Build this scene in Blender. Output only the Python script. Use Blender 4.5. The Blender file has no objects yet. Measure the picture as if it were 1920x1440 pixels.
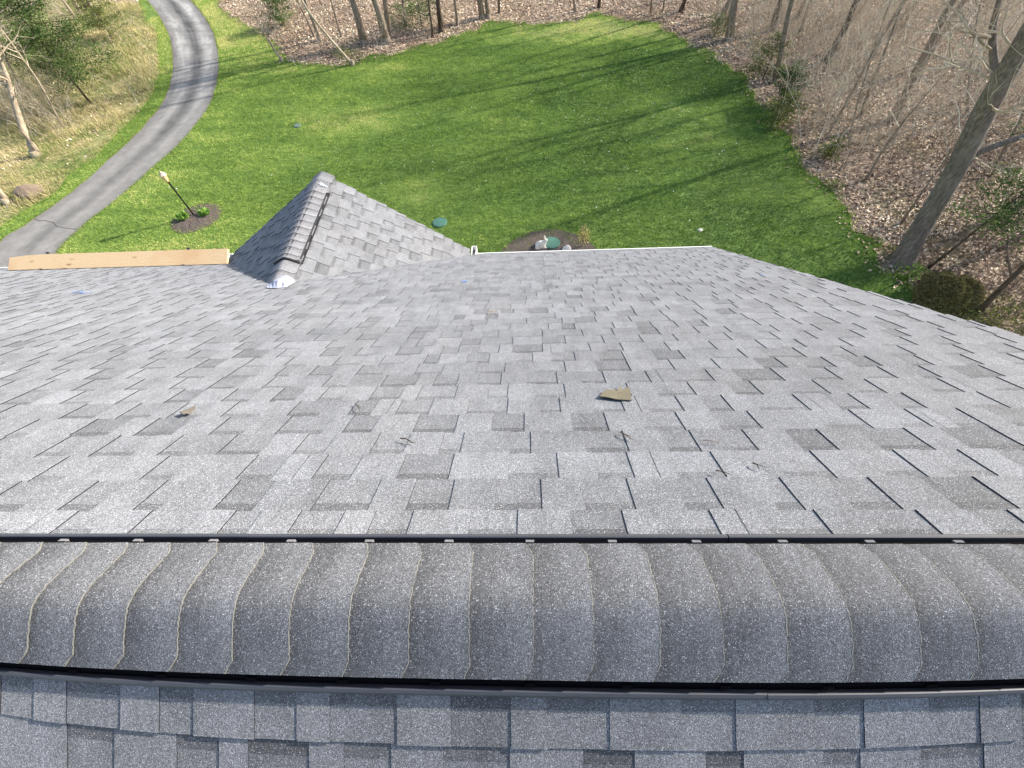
import bpy, math, random
import numpy as np
from mathutils import Vector, Matrix

R = random.Random(7)
rng = np.random.default_rng(11)
sc = bpy.context.scene
COL = sc.collection

# ------------------------------------------------------------------ camera
F = 803.7                                   # focal length in photo pixels (1920 wide)
CAM = np.array([0.0, -0.0954, 1.0323])
CR = np.array([0.9988013736, 0.0118318184, -0.0474955169])
CU = np.array([0.0154827436, 0.8441505304, 0.5358826053])
CW = np.array([-0.0464338315, 0.5359756431, -0.8429555203])
cd = bpy.data.cameras.new('camera')
cam = bpy.data.objects.new('camera', cd)
COL.objects.link(cam)
cd.sensor_fit = 'HORIZONTAL'
cd.sensor_width = 36
cd.lens = 36 * F / 1920
cd.clip_start = 0.02
cd.clip_end = 1000
cam.matrix_world = Matrix(((CR[0], CU[0], -CW[0], CAM[0]), (CR[1], CU[1], -CW[1], CAM[1]), (CR[2], CU[2], -CW[2], CAM[2]), (0, 0, 0, 1)))
sc.camera = cam
# ------------------------------------------------------------------ light
SUN_EL, SUN_AZ = 27.5, 24.0                 # azimuth measured from +X towards +Y
sund = Vector((math.cos(math.radians(SUN_EL)) * math.cos(math.radians(SUN_AZ)),
               math.cos(math.radians(SUN_EL)) * math.sin(math.radians(SUN_AZ)), math.sin(math.radians(SUN_EL))))
w = bpy.data.worlds.new('World')
sc.world = w
w.use_nodes = True
wn = w.node_tree
bg = wn.nodes['Background']
sky = wn.nodes.new('ShaderNodeTexSky')
sky.sky_type = 'NISHITA'
sky.sun_disc = False
sky.sun_elevation = math.radians(SUN_EL)
sky.sun_rotation = math.radians(90 - SUN_AZ)
sky.air_density = 1.0
sky.dust_density = 2.0
wn.links.new(sky.outputs[0], bg.inputs[0])
bg.inputs[1].default_value = 0.15
sl = bpy.data.lights.new('sun', 'SUN')
sl.energy = 4.6
sl.angle = math.radians(1.0)
sl.color = (1.0, 0.93, 0.84)
so = bpy.data.objects.new('sun', sl)
COL.objects.link(so)
so.rotation_euler = sund.to_track_quat('Z', 'Y').to_euler()
so.location = (20, 8, 20)
sc.view_settings.view_transform = 'Standard'
sc.view_settings.look = 'None'
sc.view_settings.exposure = 1.15
sc.view_settings.gamma = 1

GZ = -9.268                                  # ground level (ridge top is z = 0)
TP = 2 / 3                                   # roof pitch 8/12
PA = math.atan(TP)
CP, SP = math.cos(PA), math.sin(PA)


def ray(px, py):
    return CR * (px - 960) / F + CU * (720 - py) / F + CW


def G(px, py, z=GZ):
    """ground point that the photo shows at a pixel"""
    d = ray(px, py)
    return CAM + d * (z - CAM[2]) / d[2]


def RP(px, py, h=0.012):
    """point on the far roof slope, h above its deck"""
    n = np.array([0, SP, CP])
    d = ray(px, py)
    return CAM + d * (h - CAM @ n) / (d @ n)


def px_size(P, n):
    """metres that n photo pixels span at point P"""
    return n * float((np.asarray(P) - CAM) @ CW) / F


def depth_h(base, px, py):
    """point on the pixel's ray nearest the vertical line through base"""
    d = ray(px, py)
    a = d[:2] @ d[:2]
    t = ((np.asarray(base)[:2] - CAM[:2]) @ d[:2]) / a
    return CAM + d * t


# ------------------------------------------------------------------ helpers
def link(o, parent=None, label=None, cat=None, group=None, kind=None):
    COL.objects.link(o)
    if parent is not None:
        o.parent = parent
    tag(o, label, cat, group, kind)
    return o


def tag(o, label=None, cat=None, group=None, kind=None):
    for k, v in (('label', label), ('category', cat), ('group', group), ('kind', kind)):
        if v:
            o[k] = v
    return o


def empty(name, label, cat, loc=(0, 0, 0), group=None):
    o = bpy.data.objects.new(name, None)
    o.empty_display_size = .2
    o.location = loc
    return link(o, None, label, cat, group)


class MB:
    def __init__(s, origin=(0, 0, 0)):
        s.v, s.f, s.m, s.t, s.o = [], [], [], [], np.array(origin, float)

    def face(s, pts, tone=.5, m=0):
        n = len(s.v)
        s.v.extend(pts)
        s.f.append(tuple(range(n, n + len(pts))))
        s.m.append(m)
        s.t.append(tone)

    def box(s, c, d, rot=None, tone=.5, m=0, taper=1.0):
        hx, hy, hz = d[0] / 2, d[1] / 2, d[2] / 2
        P = [Vector((sx * hx * (taper if sz > 0 else 1), sy * hy * (taper if sz > 0 else 1), sz * hz)) for sz in (-1, 1) for sy in (-1, 1) for sx in (-1, 1)]
        if rot is not None:
            P = [rot @ p for p in P]
        P = [tuple(p + Vector(c)) for p in P]
        for q in ((0, 2, 3, 1), (4, 5, 7, 6), (0, 1, 5, 4), (2, 6, 7, 3), (0, 4, 6, 2), (1, 3, 7, 5)):
            s.face([P[i] for i in q], tone, m)

    def tube(s, pts, rad, n=6, tone=.5, m=0, cap=True):
        pts = [Vector(p) for p in pts]
        b = len(s.v)
        up = Vector((0, 0, 1))
        for i, p in enumerate(pts):
            d = (pts[min(i + 1, len(pts) - 1)] - pts[max(i - 1, 0)])
            if d.length < 1e-9:
                d = Vector((0, 0, 1))
            d.normalize()
            a = d.cross(up if abs(d.z) < .95 else Vector((1, 0, 0))).normalized()
            c = d.cross(a)
            for k in range(n):
                t = 2 * math.pi * k / n
                s.v.append(tuple(p + (a * math.cos(t) + c * math.sin(t)) * rad[i]))
        for i in range(len(pts) - 1):
            for k in range(n):
                s.f.append((b + i * n + k, b + i * n + (k + 1) % n, b + (i + 1) * n + (k + 1) % n, b + (i + 1) * n + k))
                s.m.append(m)
                s.t.append(tone)
        if cap and n > 3:
            s.f.append(tuple(b + k for k in range(n))[::-1]); s.m.append(m); s.t.append(tone)
            e = b + (len(pts) - 1) * n
            s.f.append(tuple(e + k for k in range(n))); s.m.append(m); s.t.append(tone)

    def lathe(s, c, prof, n=16, tone=.5, m=0):
        b = len(s.v)
        for (r, z) in prof:
            for k in range(n):
                t = 2 * math.pi * k / n
                s.v.append((c[0] + r * math.cos(t), c[1] + r * math.sin(t), c[2] + z))
        for i in range(len(prof) - 1):
            for k in range(n):
                s.f.append((b + i * n + k, b + i * n + (k + 1) % n, b + (i + 1) * n + (k + 1) % n, b + (i + 1) * n + k))
                s.m.append(m); s.t.append(tone)
        s.f.append(tuple(b + k for k in range(n))[::-1]); s.m.append(m); s.t.append(tone)
        e = b + (len(prof) - 1) * n
        s.f.append(tuple(e + k for k in range(n))); s.m.append(m); s.t.append(tone)

    def build(s, name, mats, parent=None, smooth=False, **kw):
        if not isinstance(mats, (list, tuple)):
            mats = [mats]
        V = np.array([tuple(p) for p in s.v], float) - s.o
        me = bpy.data.meshes.new(name)
        me.from_pydata(V.tolist(), [], s.f)
        for mm in mats:
            me.materials.append(mm)
        me.polygons.foreach_set('material_index', s.m)
        a = me.attributes.new('tone', 'FLOAT', 'FACE')
        a.data.foreach_set('value', np.array(s.t, np.float32))
        if smooth:
            me.polygons.foreach_set('use_smooth', [True] * len(s.f))
        me.update()
        o = bpy.data.objects.new(name, me)
        if parent is None:
            o.location = tuple(s.o)
        return link(o, parent, **kw)


def soup(name, V, tone, mats, k=4, parent=None, mi=None, **kw):
    """V (N,k,3) loose faces, one tone each"""
    N = len(V)
    me = bpy.data.meshes.new(name)
    me.vertices.add(N * k)
    me.vertices.foreach_set('co', V.reshape(-1).astype(np.float32))
    me.loops.add(N * k)
    me.loops.foreach_set('vertex_index', np.arange(N * k, dtype=np.int32))
    me.polygons.add(N)
    me.polygons.foreach_set('loop_start', np.arange(0, N * k, k, dtype=np.int32))
    if not isinstance(mats, (list, tuple)):
        mats = [mats]
    for m in mats:
        me.materials.append(m)
    if mi is not None:
        me.polygons.foreach_set('material_index', mi.astype(np.int32))
    a = me.attributes.new('tone', 'FLOAT', 'FACE')
    a.data.foreach_set('value', tone.astype(np.float32))
    me.update(calc_edges=True)
    o = bpy.data.objects.new(name, me)
    return link(o, parent, **kw)


def s2l(c):
    return tuple(((x / 255) / 12.92 if x / 255 <= .04045 else ((x / 255 + .055) / 1.055) ** 2.4) for x in c) + (1,)


class NT:
    def __init__(s, name, rough=.8, spec=.3):
        s.mat = bpy.data.materials.new(name)
        s.mat.use_nodes = True
        s.t = s.mat.node_tree
        s.b = s.t.nodes['Principled BSDF']
        s.b.inputs['Roughness'].default_value = rough
        s.b.inputs['Specular IOR Level'].default_value = spec
        if rough > .8:
            s.b.inputs['Diffuse Roughness'].default_value = .35

    def n(s, typ, **kw):
        x = s.t.nodes.new(typ)
        for k, v in kw.items():
            setattr(x, k, v)
        return x

    def set(s, inp, v):
        if hasattr(v, 'is_output') or isinstance(v, bpy.types.NodeSocket):
            s.t.links.new(v, inp)
        else:
            inp.default_value = v

    def obj(s):
        return s.n('ShaderNodeTexCoord').outputs['Object']

    def mapping(s, v, scale=(1, 1, 1), rot=(0, 0, 0)):
        m = s.n('ShaderNodeMapping')
        s.set(m.inputs[0], v)
        m.inputs['Scale'].default_value = scale
        m.inputs['Rotation'].default_value = rot
        return m.outputs[0]

    def noise(s, v, scale, detail=3, rough=.6, dist=0.0):
        m = s.n('ShaderNodeTexNoise')
        s.set(m.inputs['Vector'], v)
        m.inputs['Scale'].default_value = scale
        m.inputs['Detail'].default_value = detail
        m.inputs['Roughness'].default_value = rough
        m.inputs['Distortion'].default_value = dist
        return m.outputs[0]

    def voro(s, v, scale, out='Color', feature='F1'):
        m = s.n('ShaderNodeTexVoronoi', feature=feature)
        s.set(m.inputs['Vector'], v)
        m.inputs['Scale'].default_value = scale
        return m.outputs[out]

    def ramp(s, f, stops, interp='LINEAR'):
        m = s.n('ShaderNodeValToRGB')
        s.set(m.inputs[0], f)
        m.color_ramp.interpolation = interp
        e = m.color_ramp.elements
        while len(e) < len(stops):
            e.new(.5)
        for i, (p, c) in enumerate(stops):
            e[i].position = p
            e[i].color = c if isinstance(c, (tuple, list)) else (c, c, c, 1)
        return m.outputs[0]

    def mix(s, f, a, b, blend='MIX'):
        m = s.n('ShaderNodeMix', data_type='RGBA', blend_type=blend)
        s.set(m.inputs[0], f)
        s.set(m.inputs[6], a)
        s.set(m.inputs[7], b)
        return m.outputs[2]

    def math(s, op, a, b=0.0, clamp=False):
        m = s.n('ShaderNodeMath', operation=op, use_clamp=clamp)
        s.set(m.inputs[0], a)
        s.set(m.inputs[1], b)
        return m.outputs[0]

    def attr(s, name='tone'):
        return s.n('ShaderNodeAttribute', attribute_name=name).outputs['Fac']

    def bump(s, h, strength=.5, dist=.01):
        m = s.n('ShaderNodeBump')
        s.set(m.inputs['Height'], h)
        m.inputs['Strength'].default_value = strength
        m.inputs['Distance'].default_value = dist
        s.t.links.new(m.outputs[0], s.b.inputs['Normal'])

    def color(s, c):
        s.set(s.b.inputs['Base Color'], c)
        return s.mat


def plain(name, rgb, rough=.7, spec=.3, var=.15, scale=20, metal=0.0):
    a = NT(name, rough, spec)
    c = s2l(rgb)
    n = a.noise(a.obj(), scale, 4)
    a.b.inputs['Metallic'].default_value = metal
    return a.color(a.mix(n, tuple(x * (1 - var) for x in c[:3]) + (1,), tuple(min(1, x * (1 + var)) for x in c[:3]) + (1,)))


# ------------------------------------------------------------------ materials
def shingle_mat(name, dark, light, grain=620, tint=(0.96, 0.985, 1.05), warmth=.35, spec_amt=.7):
    a = NT(name, .85, .35)
    o = a.obj()
    t = a.attr()
    base = a.ramp(t, [(0, tuple(dark * x for x in tint) + (1,)), (1, tuple(light * x for x in tint) + (1,))])
    # broad mottling of each sheet and warm/cool granule blends
    mot = a.noise(o, 5.5, 5, .65)
    base = a.mix(1.0, base, a.ramp(mot, [(.3, .86), (.7, 1.14)]), 'MULTIPLY')
    warm = a.noise(o, 2.2, 3, .5)
    base = a.mix(a.ramp(warm, [(.45, 0.0), (.75, warmth)]), base, a.mix(1.0, base, (1.12, 1.03, .9, 1), 'MULTIPLY'))
    g = a.voro(o, grain)
    sep = a.n('ShaderNodeSeparateColor')
    a.set(sep.inputs[0], g)
    r1, r2 = sep.outputs[0], sep.outputs[1]
    gr = a.ramp(r1, [(0, .45), (.35, .78), (.7, 1.08), (.9, 1.38), (1.0, 1.8)])
    base = a.mix(1.0, base, gr, 'MULTIPLY')
    sp = a.ramp(r2, [(.955, 0.0), (.97, 1.0)])
    base = a.mix(a.math('MULTIPLY', sp, spec_amt), base, (.62, .63, .66, 1))
    g2 = a.voro(o, grain * .45)
    sep2 = a.n('ShaderNodeSeparateColor')
    a.set(sep2.inputs[0], g2)
    base = a.mix(1.0, base, a.ramp(sep2.outputs[0], [(0, .8), (1, 1.2)]), 'MULTIPLY')
    # rubbed spots, dust and faint streaks running down the slope
    wear = a.noise(a.mapping(o, (1, .35, .35)), 14, 6, .7)
    base = a.mix(1.0, base, a.ramp(wear, [(.32, .86), (.5, 1.0), (.68, 1.1)]), 'MULTIPLY')
    a.bump(a.voro(o, grain * .8, 'Distance'), .5, .0014)
    return a.color(base)


M = {}
M['shingle'] = shingle_mat('shingle_granules', .085, .255, 620, (.945, .985, 1.045), .2)
M['cap'] = shingle_mat('ridge_shingle_granules', .050, .172, 640, (.96, .99, 1.045), .12, .5)
M['near'] = shingle_mat('back_slope_granules', .075, .245, 640, (.975, .985, 1.02), .25, .5)
M['edge'] = plain('shingle_cut_edge', (98, 98, 95), .95, .1, .6, 260)
M['edgetop'] = plain('lit_granule_edge', (136, 134, 124), .95, .1, .6, 240)
M['felt'] = plain('shingle_underside', (32, 32, 36), .95, .1)
M['vent'] = plain('black_vent_plastic', (62, 64, 72), .42, .5, .25, 9)
M['slot'] = plain('vent_slot_shadow_plastic', (14, 14, 16), .95, .03, .2, 12)  # black plastic taken darker and duller, the slot's shade put into the colour
M['lip'] = plain('grey_vent_lip', (62, 64, 70), .5, .5, .3, 5)
M['clip'] = plain('grey_granule_dust', (112, 112, 114), .9, .1, .4, 200)
M['white'] = plain('white_painted_aluminium', (228, 228, 224), .4, .4, .05, 6)
M['gut'] = plain('gutter_inside', (120, 116, 108), .8, .2, .3, 14)
M['siding'] = plain('white_siding', (214, 212, 204), .6, .3, .05)
M['membrane'] = plain('white_membrane', (160, 164, 178), .6, .3, .08, 30)
M['chalk'] = plain('blue_chalk', (96, 140, 200), .95, .05, .35, 60)
M['black'] = plain('black_paint', (20, 19, 21), .45, .4, .2, 12)
M['lantern'] = plain('weathered_lantern_metal', (196, 176, 158), .55, .4, .25, 25)
M['brass'] = plain('weathered_brass', (190, 150, 84), .5, .4, .25, 25)
M['glass'] = plain('lantern_glass', (225, 205, 165), .15, .6, .1, 8)
M['lid'] = plain('green_plastic_lid', (66, 104, 90), .75, .3, .3, 9)
M['stone'] = plain('white_stone', (214, 206, 196), .85, .2, .12, 30)
M['rock'] = plain('brown_fieldstone', (118, 104, 92), .9, .2, .35, 7)
M['steel'] = plain('dull_steel', (92, 92, 96), .5, .5, .2, 20, .6)
M['pink'] = plain('pale_concrete', (96, 116, 108), .9, .2, .2, 20)


def ramp_mat(name, stops, rough=.85, spec=.15, trans=0.0, noise=None):
    a = NT(name, rough, spec)
    c = a.ramp(a.attr(), [(p, s2l(c)) for p, c in stops])
    if noise:
        c = a.mix(1.0, c, a.ramp(a.noise(a.obj(), noise, 3), [(.3, .75), (.7, 1.25)]), 'MULTIPLY')
    if trans:
        out = a.t.nodes['Material Output']
        tr = a.n('ShaderNodeBsdfTranslucent')
        a.set(tr.inputs[0], c)
        mx = a.n('ShaderNodeMixShader')
        mx.inputs[0].default_value = trans
        a.color(c)
        a.t.links.new(a.b.outputs[0], mx.inputs[1])
        a.t.links.new(tr.outputs[0], mx.inputs[2])
        a.t.links.new(mx.outputs[0], out.inputs[0])
        return a.mat
    return a.color(c)


M['leaf'] = ramp_mat('fallen_leaf', [(0, (108, 88, 74)), (.35, (166, 142, 120)), (.7, (212, 190, 162)), (1, (240, 226, 202))], .7, .25)
M['blade'] = ramp_mat('lawn_blade', [(0, (66, 94, 38)), (.4, (118, 147, 64)), (.7, (162, 182, 92)), (1, (210, 206, 136))], .7, .2, .35)
M['dry'] = ramp_mat('dry_grass_blade', [(0, (96, 120, 60)), (.35, (144, 150, 92)), (.65, (190, 174, 128)), (1, (230, 214, 172))], .8, .15, .25)
M['needle'] = ramp_mat('conifer_needles', [(0, (40, 60, 30)), (.5, (74, 98, 48)), (1, (116, 136, 74))], .75, .2, .2)
M['bushleaf'] = ramp_mat('shrub_leaf', [(0, (62, 72, 40)), (.6, (108, 118, 62)), (1, (156, 160, 88))], .7, .25, .3)
M['olive'] = ramp_mat('dull_olive_leaf', [(0, (80, 76, 50)), (.5, (120, 114, 74)), (1, (160, 152, 108))], .8, .15, .15)
M['bright'] = ramp_mat('bright_leaf', [(0, (60, 104, 36)), (1, (150, 186, 84))], .6, .3, .3)
M['yellow'] = ramp_mat('yellow_shrub_leaf', [(0, (112, 106, 58)), (1, (206, 192, 128))], .7, .2, .3)
M['petal'] = ramp_mat('petal', [(0, (224, 224, 214)), (1, (250, 250, 246))])


def bark(name, a0, a1, a2):
    a = NT(name, .92, .15)
    o = a.obj()
    n1 = a.noise(a.mapping(o, (9, 9, 1.6)), 2.2, 6, .65)
    n2 = a.noise(o, 1.3, 3)
    c = a.ramp(n1, [(.3, s2l(a0)), (.55, s2l(a1)), (.75, s2l(a2))])
    c = a.mix(a.ramp(n2, [(.5, 0.0), (.7, .4)]), c, s2l(a2))
    a.bump(n1, .7, .02)
    return a.color(c)


M['bark'] = bark('grey_brown_bark', (92, 82, 72), (138, 125, 110), (178, 166, 146))
M['bark_oak'] = bark('grey_oak_bark', (78, 71, 66), (112, 104, 97), (150, 143, 132))
M['bark_pale'] = bark('pale_bark', (120, 106, 90), (168, 154, 134), (204, 192, 172))
M['bark_dark'] = bark('dark_bark', (56, 46, 40), (86, 74, 64), (116, 102, 88))
M['twig'] = ramp_mat('twig_bark', [(0, (110, 98, 84)), (.5, (168, 154, 134)), (1, (226, 214, 192))], .85, .2)
M['twig_d'] = ramp_mat('dark_twig_bark', [(0, (58, 48, 42)), (1, (120, 104, 88))], .85, .2)


def m_floor():
    a = NT('leaf_litter_floor', .95, .1)
    o = a.obj()
    v = a.voro(o, 11)
    sep = a.n('ShaderNodeSeparateColor')
    a.set(sep.inputs[0], v)
    c = a.ramp(sep.outputs[0], [(0, s2l((88, 74, 62))), (.4, s2l((132, 112, 94))), (.8, s2l((172, 150, 126))), (1, s2l((214, 194, 166)))])
    n = a.noise(o, .35, 5, .6)
    c = a.mix(a.ramp(n, [(.5, 0.0), (.68, .55)]), c, s2l((88, 92, 58)))
    c = a.mix(1.0, c, a.ramp(a.noise(o, 1.6, 4), [(.3, .7), (.7, 1.15)]), 'MULTIPLY')
    a.bump(a.noise(o, 14, 4), .8, .05)
    return a.color(c)


def m_lawn():
    a = NT('lawn_turf', .95, .1)
    o = a.obj()
    fine = a.noise(o, 17, 5, .75)
    clump = a.noise(a.mapping(o, (1.0, 2.0, 1), (0, 0, .2)), 2.6, 4, .65)
    big = a.noise(o, .22, 4, .55)
    f = a.math('ADD', a.math('MULTIPLY', fine, .45), a.math('MULTIPLY', clump, .55))
    c = a.ramp(f, [(.3, s2l((56, 78, 36))), (.48, s2l((90, 114, 56))), (.6, s2l((116, 140, 72))), (.72, s2l((150, 164, 92)))])
    c = a.mix(a.ramp(big, [(.42, 0.0), (.7, .5)]), c, a.mix(1.0, c, (1.45, 1.2, 1.15, 1), 'MULTIPLY'))
    a.bump(f, .9, .05)
    return a.color(c)


def m_meadow():
    a = NT('rough_meadow', .95, .1)
    o = a.obj()
    f = a.noise(o, 6, 6, .7)
    b = a.noise(o, .5, 4, .6)
    c = a.ramp(f, [(.3, s2l((104, 100, 66))), (.5, s2l((144, 136, 96))), (.7, s2l((186, 168, 130)))])
    c = a.mix(a.ramp(b, [(.42, 0.0), (.62, .8)]), c, a.mix(f, s2l((52, 78, 30)), s2l((110, 128, 66))))
    a.bump(f, .7, .025)
    return a.color(c)


def m_drive():
    a = NT('asphalt_driveway', .85, .3)
    uv = a.n('ShaderNodeTexCoord').outputs['UV']
    sep = a.n('ShaderNodeSeparateXYZ')
    a.set(sep.inputs[0], uv)
    o = a.obj()
    # u 0..1 across, v metres along
    u = sep.outputs[0]
    tracks = a.n('ShaderNodeFloatCurve')
    a.set(tracks.inputs[1], u)
    cv = tracks.mapping.curves[0]
    pts = [(0, .35), (.1, .62), (.28, .88), (.42, .5), (.52, .22), (.62, .5), (.78, .9), (.93, .6), (1, .4)]
    cv.points[0].location = pts[0]
    cv.points[1].location = pts[-1]
    for p in pts[1:-1]:
        cv.points.new(*p)
    tracks.mapping.update()
    st = a.noise(a.mapping(uv, (5.0, .22, 1)), 1.0, 5, .65, .4)
    st2 = a.noise(a.mapping(uv, (1.6, .8, 1)), 1.0, 5, .6)
    f = a.math('ADD', a.math('MULTIPLY', tracks.outputs[0], .42), a.math('ADD', a.math('MULTIPLY', st, .55), a.math('MULTIPLY', st2, .35)))
    far = a.ramp(a.math('DIVIDE', sep.outputs[1], 60.0), [(.2, .0), (.45, 1.0)])
    calm = a.math('ADD', a.math('MULTIPLY', a.math('SUBTRACT', f, .68), a.math('ADD', a.math('MULTIPLY', far, .9), .45)), .68)
    c = a.ramp(calm, [(.42, s2l((64, 64, 64))), (.62, s2l((103, 102, 99))), (.8, s2l((128, 126, 122))), (1, s2l((164, 162, 158)))])
    sp = a.noise(o, 60, 3, .8)
    c = a.mix(1.0, c, a.ramp(sp, [(.35, .8), (.65, 1.2)]), 'MULTIPLY')
    c = a.mix(1.0, c, a.ramp(a.noise(o, 2.4, 6, .7), [(.35, .84), (.65, 1.14)]), 'MULTIPLY')
    ed = a.ramp(u, [(0, 1.0), (.05, 0.0), (.95, 0.0), (1, 1.0)])
    c = a.mix(a.math('MULTIPLY', ed, a.noise(o, 4, 3)), c, s2l((120, 104, 84)))
    a.bump(sp, .4, .008)
    return a.color(c)


def m_mulch():
    a = NT('dark_mulch', .95, .1)
    v = a.noise(a.obj(), 26, 5, .8)
    a.bump(v, .9, .05)
    return a.color(a.ramp(v, [(.3, s2l((50, 44, 42))), (.55, s2l((102, 92, 86))), (.75, s2l((150, 136, 124)))]))


def m_wood():
    a = NT('new_pine_board', .6, .25)
    o = a.obj()
    d = a.noise(o, 1.4, 2)
    wv = a.n('ShaderNodeTexWave', wave_type='BANDS', bands_direction='Z')
    a.set(wv.inputs[0], a.mapping(o, (.25, 1, 1)))
    wv.inputs['Scale'].default_value = 26
    wv.inputs['Distortion'].default_value = 7
    wv.inputs['Detail'].default_value = 3
    wv.inputs['Detail Scale'].default_value = 1.2
    kn = a.voro(a.mapping(o, (2.2, 6, 6)), 1.0, 'Distance')
    c = a.mix(wv.outputs[1], s2l((198, 164, 118)), s2l((228, 204, 164)))
    c = a.mix(a.ramp(kn, [(.06, 1.0), (.16, 0.0)]), c, s2l((150, 98, 60)))
    c = a.mix(a.ramp(d, [(.5, 0.0), (.7, .35)]), c, s2l((190, 140, 98)))
    return a.color(c)


M['floor'], M['lawn'], M['meadow'], M['drive'], M['mulch'], M['wood'] = m_floor(), m_lawn(), m_meadow(), m_drive(), m_mulch(), m_wood()
M['scrap'] = plain('tan_shingle_scrap', (112, 106, 90), .95, .1, .6, 160)
M['scrap_side'] = plain('dry_leaf_scrap', (104, 98, 90), .9, .1, .3, 80)

# ------------------------------------------------------------------ noise on the ground plane
_tab = rng.random((256, 256))


def vnoise(x, y, s=1.0):
    x = np.asarray(x) * s + 1000.3
    y = np.asarray(y) * s + 1000.7
    xi, yi = np.floor(x).astype(int), np.floor(y).astype(int)
    fx, fy = x - xi, y - yi
    fx, fy = fx * fx * (3 - 2 * fx), fy * fy * (3 - 2 * fy)
    g = lambda i, j: _tab[i % 256, j % 256]
    return (g(xi, yi) * (1 - fx) + g(xi + 1, yi) * fx) * (1 - fy) + (g(xi, yi + 1) * (1 - fx) + g(xi + 1, yi + 1) * fx) * fy


def inside(poly, x, y):
    poly = np.asarray(poly)[:, :2]
    c = np.zeros(len(x), bool)
    j = len(poly) - 1
    for i in range(len(poly)):
        xi, yi = poly[i]
        xj, yj = poly[j]
        cond = ((yi > y) != (yj > y)) & (x < (xj - xi) * (y - yi) / (yj - yi + 1e-12) + xi)
        c ^= cond
        j = i
    return c


def catmull(P, n=8):
    P = [np.asarray(p, float) for p in P]
    out = []
    for i in range(len(P) - 1):
        p0, p1, p2, p3 = P[max(i - 1, 0)], P[i], P[i + 1], P[min(i + 2, len(P) - 1)]
        for k in range(n):
            t = k / n
            out.append(.5 * ((2 * p1) + (-p0 + p2) * t + (2 * p0 - 5 * p1 + 4 * p2 - p3) * t * t + (-p0 + 3 * p1 - 3 * p2 + p3) * t ** 3))
    out.append(P[-1])
    return out


# ================================================================== SETTING
def flat(name, pts, z, mat, **kw):
    import bmesh
    bm = bmesh.new()
    vs = [bm.verts.new((p[0], p[1], z)) for p in pts]
    bm.faces.new(vs)
    bmesh.ops.triangulate(bm, faces=bm.faces[:])
    for f in bm.faces:
        if f.normal.z < 0:
            f.normal_flip()
    me = bpy.data.meshes.new(name)
    bm.to_mesh(me)
    bm.free()
    me.materials.append(mat)
    return link(bpy.data.objects.new(name, me), **kw)


flat('ground', [(-260, -260), (260, -260), (260, 260), (-260, 260)], GZ, M['floor'], kind='structure')

DL = [(-60, 560), (0, 455), (50, 420), (100, 387), (150, 347), (200, 303), (245, 263), (280, 225), (306, 190), (320, 155), (324, 115), (319, 75), (303, 38), (275, 0), (238, -36)]
DR = [(60, 560), (110, 470), (160, 420), (203, 388), (248, 349), (290, 312), (333, 274), (368, 234), (396, 192), (408, 152), (411, 112), (404, 72), (387, 36), (357, 0), (322, -32)]
dl = [G(*p) for p in DL]
dr = [G(*p) for p in DR]
# carry the drive on past the frame on both ends
for lst, off in ((dl, 0), (dr, 1)):
    a, b = lst[0], lst[1]
    e = a + (a - b) / np.linalg.norm(a - b) * 4
    lst.insert(0, e)
    a, b = lst[-1], lst[-2]
    lst.append(a + (a - b) / np.linalg.norm(a - b) * 30)
dlc, drc = catmull(dl, 8), catmull(dr, 8)
# driveway ribbon with UVs (u across, v metres along)
NU = 8
me = bpy.data.meshes.new('driveway')
vv, ff, uvv = [], [], []
dist = 0
for i, (a, b) in enumerate(zip(dlc, drc)):
    if i:
        dist += np.linalg.norm((a + b) / 2 - (dlc[i - 1] + drc[i - 1]) / 2)
    for k in range(NU + 1):
        t = k / NU
        j = (vnoise(a[0] * 2, a[1] * 2) - .5) * .16 if k in (0, NU) else 0
        p = a * (1 - t) + b * t + (b - a) / np.linalg.norm(b - a) * j
        vv.append((p[0], p[1], GZ + .016))
        uvv.append((t, dist))
for i in range(len(dlc) - 1):
    for k in range(NU):
        ff.append((i * (NU + 1) + k, i * (NU + 1) + k + 1, (i + 1) * (NU + 1) + k + 1, (i + 1) * (NU + 1) + k))
me.from_pydata(vv, [], ff)
me.update()
if me.polygons[0].normal.z < 0:
    me.flip_normals()
uvl = me.uv_layers.new(name='UVMap')
for lp in me.loops:
    uvl.data[lp.index].uv = uvv[lp.vertex_index]
me.materials.append(M['drive'])
drive = link(bpy.data.objects.new('driveway', me), kind='structure')
# crack across the drive
mb = MB()
cp = [G(66, 411), G(74, 415), G(84, 414), G(101, 418), G(107, 425), G(117, 427), G(130, 429), G(146, 431)]
for a, b in zip(cp[:-1], cp[1:]):
    d = (b - a)[:2]
    n_ = np.array([-d[1], d[0]]) / np.linalg.norm(d) * .008
    mb.face([(a[0] + n_[0], a[1] + n_[1], GZ + .021), (a[0] - n_[0], a[1] - n_[1], GZ + .021), (b[0] - n_[0], b[1] - n_[1], GZ + .021), (b[0] + n_[0], b[1] + n_[1], GZ + .021)])
mb.build('crack', M['felt'], drive)

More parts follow.
